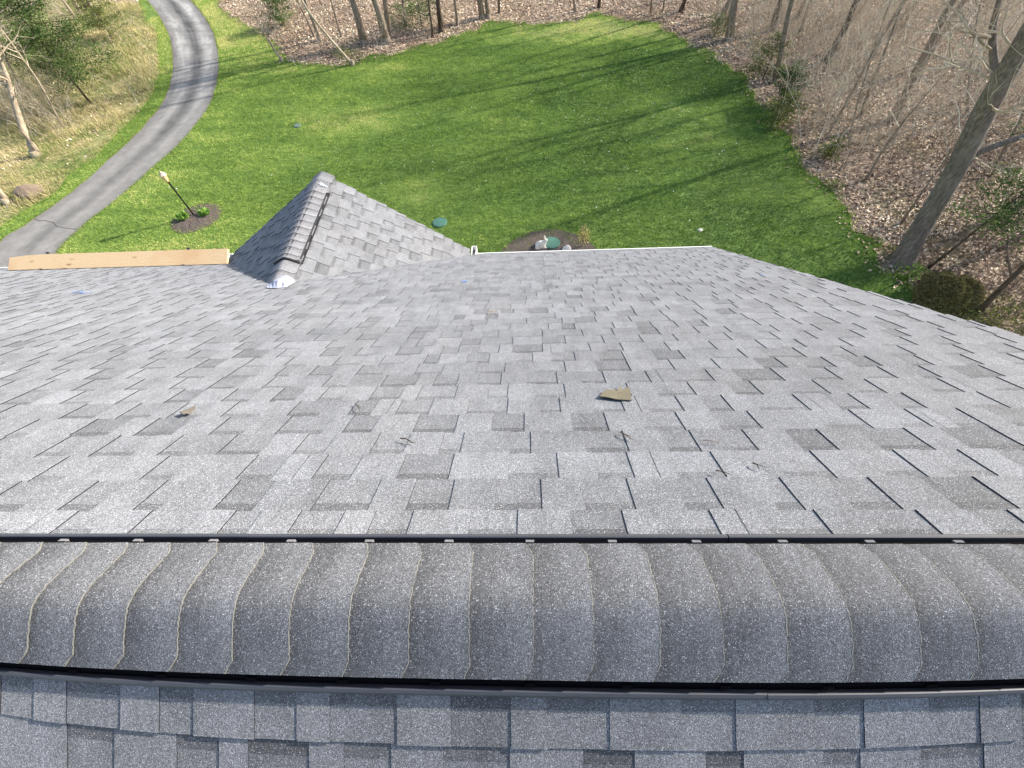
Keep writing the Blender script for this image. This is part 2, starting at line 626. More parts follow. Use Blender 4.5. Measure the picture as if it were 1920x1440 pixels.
# woods edge of the lawn, traced from the photo, with a ragged line
WE = [(400, -8), (430, 30), (480, 62), (520, 92), (560, 118), (600, 122), (660, 118), (700, 108), (760, 96), (830, 78), (890, 56), (930, 40), (1000, 46), (1060, 44), (1120, 26), (1170, 38),
      (1215, 44), (1262, 62), (1305, 88), (1330, 98), (1365, 130), (1410, 165), (1435, 205), (1462, 240), (1490, 275), (1530, 330), (1560, 372), (1592, 408),
      (1622, 448), (1655, 490), (1700, 545), (1760, 585), (1840, 625)]
we = [G(*p) for p in WE]
we[0] = G(372, -25)
wec = catmull(we, 10)
wec = [p + np.array([(vnoise(p[0], p[1], 1.7) - .5) * .9, (vnoise(p[1], p[0], 1.9) - .5) * .9, 0]) for p in wec]
west = [p + np.array([.05, 0, 0]) for p in drc]
lawn_poly = [tuple(p[:2]) for p in wec] + [(14, 4), (14.5, -24), (-24, -24), (-24, 8)]
# western side follows the driveway's right edge (slightly under it)
dpath = [tuple((a * .25 + b * .75)[:2]) for a, b in zip(dlc, drc) if (a * .25 + b * .75)[1] < we[0][1] + .5]
lawn_poly += dpath
flat('lawn', lawn_poly, GZ + .008, M['lawn'], kind='structure')
# mown strip along the far side of the drive, then rough meadow
outer = []
for i, (a, b) in enumerate(zip(dlc, drc)):
    n_ = (a - b) / np.linalg.norm(a - b)
    wd = .85 + .5 * (vnoise(a[0], a[1], .8) - .4)
    outer.append(a + n_ * wd)
verge_poly = [tuple((a * .8 + b * .2)[:2]) for a, b in zip(dlc, drc)] + [tuple(p[:2]) for p in outer[::-1]]
me = bpy.data.meshes.new('verge')
vv = []
for a, b, o_ in zip(dlc, drc, outer):
    i_ = a * .8 + b * .2
    vv += [(i_[0], i_[1], GZ + .012), (o_[0], o_[1], GZ + .012)]
me.from_pydata(vv, [], [(2 * i, 2 * i + 2, 2 * i + 3, 2 * i + 1) for i in range(len(outer) - 1)])
me.update()
if me.polygons[0].normal.z < 0:
    me.flip_normals()
me.materials.append(M['lawn'])
link(bpy.data.objects.new('verge', me), kind='structure')
meadow_poly = [tuple((a * .8 + b * .2)[:2]) for a, b in zip(dlc, drc) if 2 < ((a + b) / 2)[1] < 39]
meadow_poly += [(-34, 42), (-48, 41), (-80, 42), (-80, -2), (-60, -2)]
flat('meadow', meadow_poly, GZ + .004, M['meadow'], kind='structure')


# ================================================================== HOUSE
XR, XL = 2.69, -10.6
S_EAVE = 5.96


def bow(x, y):
    """the ridge is not laid dead straight: it wanders a little at both ends"""
    t = min(abs(x + .1), 1.3) / 1.15
    wy = min(max(-y, 0) / .14, 2.4) ** 1.15
    return .021 * t ** 3 * wy


def slope(name, mat, O, ax, dn, nm, x0, x1, s_start, s_end, lim=None, seed=1, warp=False, first=.143, parent=None, thick=1.0, cont=1.0, wsc=.9, e=.143):
    """courses of laminated shingles: raised tabs over a recessed sheet with a darker band at the head of each recess"""
    rr = random.Random(seed)
    O, ax, dn, nm = map(np.array, (O, ax, dn, nm))
    mb = MB()

    def P(x, s, h):
        p = O + ax * x + dn * s + nm * h
        if warp:
            bb_ = bow(p[0], p[1])
            p = p + np.array([0, bb_, TP * bb_])
        return tuple(p)
    s = s_start
    sl_ = s_start + first
    k = 0
    while s < s_end - .01:
        se = min(sl_, s_end)
        a0, a1 = (x0, x1) if lim is None else lim(s, se)
        a0 += rr.uniform(-.008, .008)
        a1 += rr.uniform(-.010, .012)
        x = a0 - rr.uniform(0, .2)
        tooth = rr.random() < .5
        cour = rr.uniform(-.05, .05)
        sheet = rr.uniform(0, 1)
        sheet_t = rr.uniform(-.06, .06)
        prevh = None
        while x < a1:
            wd = rr.choice((.10, .125, .15, .175, .20, .13, .16)) * rr.uniform(.88, 1.15) * wsc
            if tooth and rr.random() < .08:
                wd *= 1.5
            xa, xb = max(x, a0), min(x + wd, a1)
            x += wd
            if xb <= xa + .001:
                tooth = not tooth
                continue
            sheet += wd
            if sheet > 1.0:
                sheet -= 1.0
                sheet_t = rr.uniform(-.08, .08)
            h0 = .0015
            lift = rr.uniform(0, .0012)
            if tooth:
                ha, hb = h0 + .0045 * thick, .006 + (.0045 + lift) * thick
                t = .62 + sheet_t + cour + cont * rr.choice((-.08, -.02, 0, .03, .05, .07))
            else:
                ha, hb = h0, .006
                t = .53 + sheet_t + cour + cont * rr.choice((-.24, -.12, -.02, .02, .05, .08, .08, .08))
            jit = rr.uniform(-.002, .002)
            sb = se + jit
            n = 3 if (k < 18 or lim) else 1
            # curved tab: flat at the head, lifting a little more at the butt
            prof = [(s + (sb - s) * q / n, ha + (hb - ha) * (q / n) ** 1.4) for q in range(n + 1)]
            for (sa, h_a), (sb_, h_b) in zip(prof[:-1], prof[1:]):
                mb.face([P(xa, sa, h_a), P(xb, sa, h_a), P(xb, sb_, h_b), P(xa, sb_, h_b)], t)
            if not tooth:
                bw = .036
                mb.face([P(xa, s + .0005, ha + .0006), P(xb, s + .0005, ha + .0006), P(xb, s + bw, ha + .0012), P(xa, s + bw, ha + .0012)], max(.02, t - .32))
            # butt edge
            mb.face([P(xa, sb, hb), P(xb, sb, hb), P(xb, sb, -.002), P(xa, sb, -.002)][::-1], .1, 1)
            # both side edges of a tab
            if tooth:
                for xs, fl in ((xa, 1), (xb, -1)):
                    for (sa, h_a), (sb_, h_b) in zip(prof[:-1], prof[1:]):
                        q = [P(xs, sa, h_a), P(xs, sb_, h_b), P(xs, sb_, -.001), P(xs, sa, -.001)]
                        mb.face(q if fl > 0 else q[::-1], .2, 1)
            # slit where two sheets meet
            if rr.random() < .07 and tooth and xb - xa > .08:
                xm = xa + (xb - xa) * rr.uniform(.3, .7)
                q = [P(xm, s, ha + .0005), P(xm + .0016, s, ha + .0005), P(xm + .0016, sb, hb + .0006), P(xm, sb, hb + .0006)]
                mb.face(q, .05, 2)
            tooth = not tooth
        s = sl_
        sl_ += e
        k += 1
    return mb.build(name, [mat, M['felt'], M['black']], parent)


house = empty('house', 'white sided house under a grey shingled gable roof', 'house', (0, 0, GZ))


def hp(o):
    """parent to the house keeping world placement"""
    o.parent = house
    o.matrix_parent_inverse = Matrix.Translation((0, 0, -GZ))
    return o


_build = MB.build


def hb(mb, name, mats, smooth=False, **kw):
    o = mb.build(name, mats, None, smooth, **kw)
    return hp(o)


# --- walls
mb = MB()
wx0, wx1, wy = XL + .35, XR - .30, 4.62
wt = -TP * 4.62 - .22
hh = wt - GZ
nb = int(hh / .14)
for i in range(nb):
    z0, z1 = GZ + i * hh / nb, GZ + (i + 1) * hh / nb
    for (a, b, nx, ny) in (((wx0, wy), (wx1, wy), 0, 1), ((wx1, -wy), (wx0, -wy), 0, -1), ((wx1, wy), (wx1, -wy), 1, 0), ((wx0, -wy), (wx0, wy), -1, 0)):
        d0, d1 = .022, .004
        A0 = (a[0] + nx * d0, a[1] + ny * d0, z0); B0 = (b[0] + nx * d0, b[1] + ny * d0, z0)
        A1 = (a[0] + nx * d1, a[1] + ny * d1, z1); B1 = (b[0] + nx * d1, b[1] + ny * d1, z1)
        mb.face([B0, A0, A1, B1])
        mb.face([(a[0], a[1], z0), (b[0], b[1], z0), B0, A0])
for xx in (wx0, wx1):
    top = -.30
    pts = [(xx, -wy, wt), (xx, wy, wt), (xx, 0, -.16)]
    mb.face(pts if xx > 0 else pts[::-1])
hb(mb, 'wall', M['siding'])
mb = MB()
gcx, ghw = -2.75, 1.60
zz = -3.34
mb.face([(gcx - ghw, 4.86, GZ), (gcx + ghw, 4.86, GZ), (gcx + ghw, 4.86, zz), (gcx, 4.86, zz + ghw * .6 + .02), (gcx - ghw, 4.86, zz)][::-1])
for sx in (-1, 1):
    q = [(gcx + sx * ghw, 4.60, GZ), (gcx + sx * ghw, 4.86, GZ), (gcx + sx * ghw, 4.86, zz), (gcx + sx * ghw, 4.60, zz)]
    mb.face(q if sx > 0 else q[::-1])
hb(mb, 'gable_wall', M['siding'])

# --- roof decks (boards under the shingles) with fascia and rake trim
mb = MB()
for sy in (1, -1):
    n_ = np.array([0, sy * SP, CP])
    d_ = np.array([0, sy * CP, -SP])
    A = [np.array([x, 0, 0]) + d_ * s + n_ * h for x, s, h in
         ((XL, .06, -.004), (XR - .012, .06, -.004), (XR - .012, S_EAVE - .01, -.004), (XL, S_EAVE - .01, -.004),
          (XL, .06, -.035), (XR - .012, .06, -.035), (XR - .012, S_EAVE - .01, -.035), (XL, S_EAVE - .01, -.035))]
    if sy < 0:
        A = [a + np.array([0, 0, 0]) for a in A]
    for q in ((0, 1, 2, 3), (7, 6, 5, 4), (0, 4, 5, 1), (1, 5, 6, 2), (2, 6, 7, 3), (3, 7, 4, 0)):
        mb.face([tuple(A[i]) for i in (q if sy < 0 else q[::-1])])
hb(mb, 'roof_deck', M['felt'])
mb = MB()
for sy in (1, -1):
    ye, ze = sy * (S_EAVE - .02) * CP, -(S_EAVE - .02) * SP
    mb.box(((XL + XR) / 2, ye - sy * .03, ze - .13), (XR - XL - .04, .02, .17))
    mb.box(((XL + XR) / 2, ye - sy * .19, ze - .20), (XR - XL - .06, .29, .012))
    for xx in (XL + .012, XR - .024):
        d_ = Vector((0, sy * CP, -SP))
        ang = math.atan2(-SP, sy * CP)
        c = d_ * (S_EAVE / 2) + Vector((xx, 0, 0)) + Vector((0, sy * SP, CP)) * -.115
        mb.box(c, (.02, S_EAVE - .06, .155), Matrix.Rotation(ang if sy > 0 else -PA + 2 * PA, 3, 'X'))
hb(mb, 'fascia', M['white'])

main_slope = hp(slope('front_roof_slope', M['shingle'], (0, 0, 0), (1, 0, 0), (0, CP, -SP), (0, SP, CP), XL, XR, .187, S_EAVE, seed=3, first=.104, thick=.70, wsc=.84))
back_slope = hp(slope('back_roof_slope', M['near'], (0, 0, 0), (-1, 0, 0), (0, -CP, -SP), (0, -SP, CP), -XR, -XL, .193, S_EAVE, seed=12, warp=True, first=.117, thick=.42, cont=1.1, wsc=.70))

# --- ridge vents
X0V = -.742


def extr(mb, prof, sy, xa, xb, dh=0.0, m=0, mlist=None):
    """closed (s,h) outline run along the ridge on side sy"""
    n = max(1, int(math.ceil((xb - xa) / .11)))

    def P(x, s, h):
        y = sy * (CP * s + SP * (h + dh)) if True else 0
        z = -SP * s + CP * (h + dh)
        return (x, y + bow(x, y), z + TP * bow(x, y))
    rings = [[P(xa + (xb - xa) * i / n, s, h) for s, h in prof] for i in range(n + 1)]
    k = len(prof)
    for i in range(n):
        for j in range(k):
            q = [rings[i][j], rings[i][(j + 1) % k], rings[i + 1][(j + 1) % k], rings[i + 1][j]]
            mb.face(q if sy < 0 else q[::-1], .5, (mlist[j] if mlist else m))
    mb.face(rings[0] if sy > 0 else rings[0][::-1], .5, m)
    mb.face(rings[-1] if sy < 0 else rings[-1][::-1], .5, m)


body = [(.03, .002), (.158, .002), (.163, .016), (.05, .008)]
floor_ = [(.150, .002), (.178, .002), (.178, .0055), (.150, .0055)]
lip = [(.1775, .002), (.201, .0015), (.1985, .0075), (.190, .0165), (.187, .018), (.1795, .0185), (.1775, .0165)]
for sy in (1, -1):
    for k in range(-8, 3):
        xa, xb = X0V + 1.22 * k + .0015, X0V + 1.22 * (k + 1) - .0015
        if sy < 0:
            xa -= .003
        xa, xb = max(xa, XL + .02), min(xb, XR - .02)
        dh = R.uniform(-.0008, .0012)
        mb = MB()
        extr(mb, body, sy, xa, xb, dh)
        extr(mb, floor_, sy, xa + .0003, xb - .0003, dh)
        extr(mb, lip, sy, xa - .0003, xb + .0003, dh + .0005, m=2)
        # thin second rail inside the slot
        extr(mb, [(.168, .005), (.1695, .005), (.1695, .010), (.168, .010)], sy, xa + .001, xb - .001, dh)
        c = xa + .11
        while c < xb:
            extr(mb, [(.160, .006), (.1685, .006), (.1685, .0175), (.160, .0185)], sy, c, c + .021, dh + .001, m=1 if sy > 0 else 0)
            c += .203
        hb(mb, 'ridge_vent', [M['slot'], M['clip'], M['lip']])


# --- ridge cap shingles
def caps(name, mat, frame, half, edges, a_end, tilt=TP, rnd=.044, top=.0340, warp=False, seed=5, lay=.0055, mk_tone=(.2, .9)):
    """frame(a, b, z) -> world; butts face +a; every cap overlaps the next one"""
    rr = random.Random(seed)
    mb = MB()
    NB = 44
    bs = [-half + 2 * half * j / NB for j in range(NB + 1)]
    prev = a_end

    def z0(b):
        return -tilt * math.sqrt(b * b + rnd * rnd) + top
    for e in edges:
        tn = rr.uniform(-.07, .07)
        sk = rr.uniform(-.004, .004)
        NA = 6
        ch = rr.uniform(.014, .024)

        def edge(b, e=e, sk=sk, ch=ch):
            t = (abs(b) - (half - .028)) / .028
            return e + sk * b / half - (max(0, t) ** 1.1) * ch + rr.uniform(-.0014, .0014)
        eb = [edge(b) for b in bs]
        rows = []
        for q in range(NA + 1):
            t = q / NA
            row = []
            for j, b in enumerate(bs):
                st = prev - .035
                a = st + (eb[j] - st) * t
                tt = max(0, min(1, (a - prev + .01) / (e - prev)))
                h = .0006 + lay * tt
                bb = b * (1 + .0)
                row.append(frame(a, bb, z0(b) + h))
            rows.append(row)
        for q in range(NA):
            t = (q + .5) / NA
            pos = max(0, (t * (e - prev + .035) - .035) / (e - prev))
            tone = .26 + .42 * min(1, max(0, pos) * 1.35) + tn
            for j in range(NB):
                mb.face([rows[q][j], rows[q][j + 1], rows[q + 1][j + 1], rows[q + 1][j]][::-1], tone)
        for j in range(NB):          # granule edge in a lighter colour, its catch of light painted on
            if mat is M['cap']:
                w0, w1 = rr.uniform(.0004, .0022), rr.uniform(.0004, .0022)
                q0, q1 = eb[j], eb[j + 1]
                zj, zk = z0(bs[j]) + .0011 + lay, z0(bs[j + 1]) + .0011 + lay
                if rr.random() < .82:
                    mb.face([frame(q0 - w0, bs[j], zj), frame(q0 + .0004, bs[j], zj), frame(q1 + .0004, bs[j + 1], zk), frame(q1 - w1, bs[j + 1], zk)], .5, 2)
        for j in range(NB):
            lo = [frame(eb[j], bs[j], z0(bs[j]) + .0036), frame(eb[j + 1], bs[j + 1], z0(bs[j + 1]) + .0036)]
            hi = [rows[NA][j], rows[NA][j + 1]]
            mb.face([hi[0], hi[1], lo[1], lo[0]], .5, 1)
        for side in (0, NB):
            for q in range(NA):
                a_, b_ = rows[q][side], rows[q + 1][side]
                mb.face([a_, b_, tuple(np.array(b_) - [0, 0, .006]), tuple(np.array(a_) - [0, 0, .006])], .3, 1)
        prev = e
    return mb


def fr_main(a, b, z):
    return (a, b + bow(a, b), z + TP * bow(a, b))


known = []
for px in (50, 137, 232, 333, 435, 542, 655, 768, 880, 1002, 1115, 1240, 1355, 1475, 1595, 1722, 1825):
    d = ray(px, 1275)
    p_ = CAM + d * ((-.062 - CAM[2]) / d[2])
    known.append(float(p_[0]))
edges = list(known)
rr_ = random.Random(2)
while edges[0] > XL + .25:
    edges.insert(0, edges[0] - .122 + rr_.uniform(-.004, .004))
while edges[-1] < XR - .16:
    edges.append(edges[-1] + .122 + rr_.uniform(-.004, .004))
caps_o = hb(caps('ridge_cap', M['cap'], fr_main, .1375, edges, XL), 'ridge_cap', [M['cap'], M['edge'], M['edgetop']], smooth=False)

# --- front gable roof
GX, GRZ, GHW = -2.76, -2.17, 1.86
GT = (3.285 - 2.17) / 1.86
GA = math.atan(GT)
CG, SG = math.cos(GA), math.sin(GA)
SM = GHW / CG
YF, YC = 5.34, 5.05


def yback(s):
    return (-(GRZ - s * SG)) / TP - .12


def yfront(s):
    return YF + (YC - YF) * s / SM


hp(slope('gable_roof_slope', M['shingle'], (GX, 0, GRZ), (0, -1, 0), (CG, 0, -SG), (SG, 0, CG), 0, 0, .05, SM, lim=lambda s, e: (-yfront((s + e) / 2), -yback(s)), seed=21, first=.12))
hp(slope('gable_roof_slope', M['shingle'], (GX, 0, GRZ), (0, 1, 0), (-CG, 0, -SG), (-SG, 0, CG), 0, 0, .05, SM, lim=lambda s, e: (yback(s), yfront((s + e) / 2)), seed=33, first=.12))
mb = MB()
for sx in (1, -1):
    n_ = np.array([sx * SG, 0, CG])
    d_ = np.array([sx * CG, 0, -SG])
    O_ = np.array([GX, 0, GRZ])
    cs = [(.0, yback(0)), (.0, yfront(0) - .012), (SM - .008, yfront(SM) - .012), (SM - .008, yback(SM))]
    A = [O_ + d_ * s + np.array([0, y, 0]) + n_ * h for h in (-.004, -.03) for s, y in cs]
    for q in ((0, 1, 2, 3), (7, 6, 5, 4), (0, 4, 5, 1), (1, 5, 6, 2), (2, 6, 7, 3), (3, 7, 4, 0)):
        mb.face([tuple(A[i]) for i in (q if sx < 0 else q[::-1])])
hb(mb, 'gable_deck', M['felt'])
mb = MB()
for sx in (1, -1):
    a = Vector((GX, YF - .04, GRZ - .02)); b = Vector((GX + sx * GHW, YC - .04, GRZ - GT * GHW - .02))
    for dz0, dz1 in ((-.015, -.16),):
        q = [a + Vector((0, 0, dz0)), b + Vector((0, 0, dz0)), b + Vector((0, 0, dz1)), a + Vector((0, 0, dz1))]
        q2 = [p - Vector((0, .02, 0)) for p in q]
        mb.face([tuple(p) for p in (q if sx < 0 else q[::-1])])
        mb.face([tuple(p) for p in (q2 if sx > 0 else q2[::-1])])
        mb.face([tuple(q[3]), tuple(q[2]), tuple(q2[2]), tuple(q2[3])])
        mb.face([tuple(q[0]), tuple(q[1]), tuple(q2[1]), tuple(q2[0])])
hb(mb, 'gable_trim', M['white'])
# vent along the gable ridge, cut off square at its upper end
GV0, GV1 = 3.66, 5.0


def fr_g(a, b, z):
    return (GX + b, -a, GRZ + z)


mb = MB()
for sx in (1, -1):
    def PG(y, s, h, sx=sx):
        return (GX + sx * (CG * s + SG * h), y, GRZ - SG * s + CG * h)
    for prof in ([(.0, .002), (.150, .002), (.154, .020), (.0, .034)], [(.150, .002), (.182, .002), (.181, .019), (.168, .019), (.166, .006), (.150, .006)]):
        A = [PG(GV0, s, h) for s, h in prof]
        B = [PG(GV1, s, h) for s, h in prof]
        k = len(prof)
        for j in range(k):
            q = [A[j], A[(j + 1) % k], B[(j + 1) % k], B[j]]
            mb.face(q if sx > 0 else q[::-1])
        mb.face(A if sx < 0 else A[::-1])
        mb.face(B if sx > 0 else B[::-1])
# closed end moulding standing a little proud of the last cap
NB = 16
arc = [(-.178 * CG + 2 * .178 * CG * j / NB) for j in range(NB + 1)]
ez = [-GT * math.sqrt(b * b + .03 ** 2) + .049 for b in arc]
for j in range(NB):
    lo0, lo1 = -GT * abs(arc[j]) - .002, -GT * abs(arc[j + 1]) - .002
    for yy, fl in ((GV0 - .022, 1), (GV0 + .004, -1)):
        q = [(GX + arc[j], yy, GRZ + lo0), (GX + arc[j + 1], yy, GRZ + lo1), (GX + arc[j + 1], yy, GRZ + ez[j + 1]), (GX + arc[j], yy, GRZ + ez[j])]
        mb.face(q if fl > 0 else q[::-1])
    mb.face([(GX + arc[j], GV0 - .022, GRZ + ez[j]), (GX + arc[j + 1], GV0 - .022, GRZ + ez[j + 1]), (GX + arc[j + 1], GV0 + .004, GRZ + ez[j + 1]), (GX + arc[j], GV0 + .004, GRZ + ez[j])])
hb(mb, 'gable_vent', M['black'])
ge = []
a = -GV1 - .02
while a < -GV0 - .01:
    a += .118
    ge.append(min(a, -GV0 + .002))
M['gcap'] = shingle_mat('gable_ridge_granules', .09, .26)
hb(caps('gable_cap', M['gcap'], fr_g, .138, ge, -GV1 - .14, tilt=GT, rnd=.035, top=.046, seed=9, lay=.0055), 'gable_cap', [M['gcap'], M['felt']])
# low starter caps laid straight on the shingles at both ends
hb(caps('gable_end_cap', M['gcap'], fr_g, .150, [-YF + .19, -GV1 + .06], -YF + .03, tilt=GT, rnd=.03, top=.034, seed=4, lay=.012), 'gable_end_cap', [M['gcap'], M['felt']])
hb(caps('gable_end_cap', M['gcap'], fr_g, .150, [-3.47, -3.30], -GV0 - .02, tilt=GT, rnd=.03, top=.030, seed=6), 'gable_end_cap', [M['gcap'], M['felt']])
# white membrane showing where the little ridge dies into the big slope
mb = MB()
ctr = RP(519, 535, .0)
NS = 18
P0 = [RP(500, 538, .018), RP(503, 534, .03), RP(508, 529.5, .05), RP(514, 526.5, .07), RP(521, 526, .075), RP(528, 528.5, .06), RP(534, 532, .045), RP(539, 537, .018)]
P1 = [RP(500, 539.5, .013), RP(506, 540, .013), RP(512, 540, .013), RP(518, 540, .013), RP(524, 539.5, .013), RP(529, 539, .013), RP(534, 538.5, .013), RP(539, 538, .013)]
for i in range(7):
    mb.face([tuple(P1[i]), tuple(P1[i + 1]), tuple(P0[i + 1]), tuple(P0[i])])
    b0, b1 = P0[i] + [0, .16, -.08], P0[i + 1] + [0, .16, -.08]
    mb.face([tuple(P0[i]), tuple(P0[i + 1]), tuple(b1), tuple(b0)])
hb(mb, 'membrane_patch', M['membrane'])


# --- gutters
def gutter(xa, xb, y0, zt):
    mb = MB()
    prof = [(0, 0), (0, -.09), (.075, -.09), (.105, -.03), (.105, 0), (.118, 0.0), (.118, -.012), (.112, -.035), (.08, -.096), (-.006, -.096), (-.006, 0)]
    for i in range(len(prof)):
        a, b = prof[i], prof[(i + 1) % len(prof)]
        mb.face([(xa, y0 + a[0], zt + a[1]), (xb, y0 + a[0], zt + a[1]), (xb, y0 + b[0], zt + b[1]), (xa, y0 + b[0], zt + b[1])][::-1], .5, 1 if i in (1,) else 0)
    for x in (xa, xb):
        mb.face([(x, y0, zt), (x, y0, zt - .09), (x, y0 + .075, zt - .09), (x, y0 + .112, zt - .03), (x, y0 + .112, zt)])
    return mb


ye, ze = S_EAVE * CP, -S_EAVE * SP
hb(gutter(GX + GHW + .06, XR - .02, ye - .055, ze - .018), 'gutter', [M['white'], M['gut']])
hb(gutter(XL + .02, GX - GHW - .03, ye - .055, ze - .018), 'gutter', [M['white'], M['gut']])
for xx in (GX + GHW + .02, GX - GHW - .075):
    mb = MB()
    y0, y1, zt = ye - .02, ye + .20, ze + .0
    wd = .075
    for (c, d) in (((xx + .004, (y0 + y1) / 2, zt - .04), (.008, y1 - y0, .08)), ((xx + wd - .004, (y0 + y1) / 2, zt - .04), (.008, y1 - y0, .08)),
                   ((xx + wd / 2, y1 - .004, zt - .04), (wd - .016, .008, .08))):
        mb.box(c, d)
    mb.box((xx + wd / 2, (y0 + y1) / 2 - .004, zt - .076), (wd - .016, y1 - y0 - .008, .006), m=1)
    hb(mb, 'gutter_end', [M['white'], M['gut']])

# --- blue chalk dabs on the shingles
for (px, py, wpx, hpx, ang) in ((155, 548, 66, 5, -.2), (872, 527, 18, 9, .2), (1430, 515, 12, 5, .3)):
    c = RP(px, py, .0165)
    rr = random.Random(int(px))
    u_ = (RP(px + wpx / 2, py, .0165) - c)
    v_ = (RP(px, py - hpx / 2, .0165) - c)
    tri = []
    for k in range(46):
        t = rr.gauss(0, .42)
        q = rr.gauss(0, .16) + t * ang
        if rr.random() < .35:
            t, q = rr.gauss(0, .12), rr.gauss(0, .6)
        sz = rr.uniform(.25, 1) * .05
        cc = c + u_ * t + v_ * q
        U, V_ = u_ * sz * 2.2, v_ * sz * 2.2
        tri.append([cc - U, cc + V_, cc + U * rr.uniform(.6, 1.2), cc - V_])
    hp(soup('chalk_mark', np.array(tri), np.full(len(tri), .5), M['chalk']))
# white scuff on the gable cap
mb = MB()
star = []
for k in range(14):
    t = 2 * math.pi * k / 14
    q = (.05 if k % 2 else .018) * R.uniform(.6, 1.4)
    x, y = GX + .09 + q * math.cos(t) * 1.3, 5.05 + q * math.sin(t)
    star.append((x, y, GRZ - GT * (x - GX) + .060))
mb.face(star)
hb(mb, 'scuff_mark', M['membrane'])

# ================================================================== THINGS ON THE ROOF
# toe board
A0, B0 = RP(15, 507, .012), RP(425, 495, .012)
ln = float(np.linalg.norm(B0 - A0))
board = empty('toe_board', 'long new pine plank standing on edge along the eave', 'plank', tuple((A0 + B0) / 2))
bx = Vector((B0 - A0).tolist()).normalized()
bz = Vector((0, 1, .5)).normalized()
by = bz.cross(bx).normalized()
bz = bx.cross(by)
rot = Matrix((bx, by, bz)).transposed()
mb = MB()
BH = .236
nn = 12
for i in range(nn):
    xa, xb = -ln / 2 + ln * i / nn, -ln / 2 + ln * (i + 1) / nn
    def top(x):
        return BH - max(0, (-ln / 2 + .35 - x)) * .11
    pts = []
    for x in (xa, xb):
        for y in (0, .038):
            for z in (.004, top(x)):
                pts.append((x, y, z))
    for q in ((0, 4, 5, 1), (2, 3, 7, 6), (1, 5, 7, 3), (0, 2, 6, 4)):
        mb.face([pts[j] for j in q])
    if i == 0:
        mb.face([pts[j] for j in (0, 1, 3, 2)])
    if i == nn - 1:
        mb.face([pts[j] for j in (4, 6, 7, 5)])
bo = mb.build('board', M['wood'], board)
bo.matrix_local = rot.to_4x4()
for fx in (-.34, .31):
    mb = MB()
    x = fx * ln
    mb.box((x, .046, .13), (.035, .006, .29))
    mb.box((x, .019, -.001), (.035, .10, .005))
    mb.box((x + .01, .040, .277), (.05, .022, .018))
    o = mb.build('roof_bracket', M['steel'], board)
    o.matrix_local = rot.to_4x4()


def chip(name, px, h, th, mats, label, cat, bend=.0, group=None):
    P = [RP(x, y, h) for x, y in px]
    c = sum(P) / len(P)
    n_ = np.array([0, SP, CP])
    mb = MB(c)
    P = [p + n_ * bend * math.sin(i * 1.9 + 1) for i, p in enumerate(P)]
    top = [p + n_ * th for p in P]
    ct = c + n_ * (th + bend * .6)
    cb = c + n_ * (bend * .4)
    k = len(P)
    for i in range(k):
        j = (i + 1) % k
        mb.face([tuple(ct), tuple(top[i]), tuple(top[j])], .6)
        mb.face([tuple(cb), tuple(P[j]), tuple(P[i])], .4)
        mb.face([tuple(P[i]), tuple(P[j]), tuple(top[j]), tuple(top[i])], .3)
    return mb.build(name, mats, label=label, cat=cat, group=group)


z3 = lambda pts, ox, oy, k=3: [(ox + x / k, oy + y / k) for x, y in pts]
chip('shingle_scrap', z3([(1450, 556), (1490, 516), (1530, 512), (1560, 520), (1568, 494), (1582, 520), (1618, 498), (1628, 540), (1632, 573), (1550, 568), (1490, 560)], 640, 560), .013, .004,
     M['scrap'], 'tan notched scrap of shingle lying flat in the middle of the front slope', 'scrap', .003)
chip('dry_leaf', z3([(1010, 1006), (1040, 992), (1078, 966), (1102, 964), (1100, 984), (1062, 1006), (1044, 1006), (1032, 1018)], 0, 440), .016, .003,
     M['scrap_side'], 'small curled brown leaf lying on shingles toward the left of the roof', 'leaf', .006)


def twig(pts, r, h, label, mat='bark_dark'):
    P = [RP(x, y, h) for x, y in pts]
    mb = MB(P[0])
    for i in range(len(P)):
        P[i] = P[i] + np.array([0, SP, CP]) * .004 * math.sin(i * 2.1)
    mb.tube([tuple(p) for p in P], [r * (1 - .6 * i / (len(P) - 1)) for i in range(len(P))], 5)
    if len(P) > 2:
        b = P[1]
        mb.tube([tuple(b), tuple(b + np.array([.022, -.016, .012]))], [r * .6, r * .3], 4)
    return mb.build('twig', M[mat], label=label, cat='twig', group='twigs on the roof')


twig([(751, 822), (762, 824), (772, 828), (779, 830)], .0030, .018, 'short dark twig left of centre with a curved end, above the ridge')
twig([(1318, 826), (1330, 827), (1340, 828), (1350, 827)], .0016, .018, 'thin pale twig lying level, right of the tan shingle scrap', 'bark')
twig([(1342, 882), (1352, 885), (1364, 890)], .0026, .018, 'stubby forked black twig crossing a shingle slot on the right')
twig([(1163, 810), (1170, 815), (1178, 817), (1186, 824)], .0026, .018, 'crooked twig caught at a slot just below the tan scrap')
twig([(1412, 868), (1418, 872), (1424, 877)], .0030, .018, 'tiny black twig stub by a dark shingle patch on the right')
twig([(666, 757), (670, 762), (674, 769)], .0030, .018, 'small upright black twig stub high on the left of centre')
twig([(914, 586), (922, 585), (929, 583), (935, 587)], .005, .020, 'bent straw coloured stalk far down the slope near the eave side', 'bark_pale')

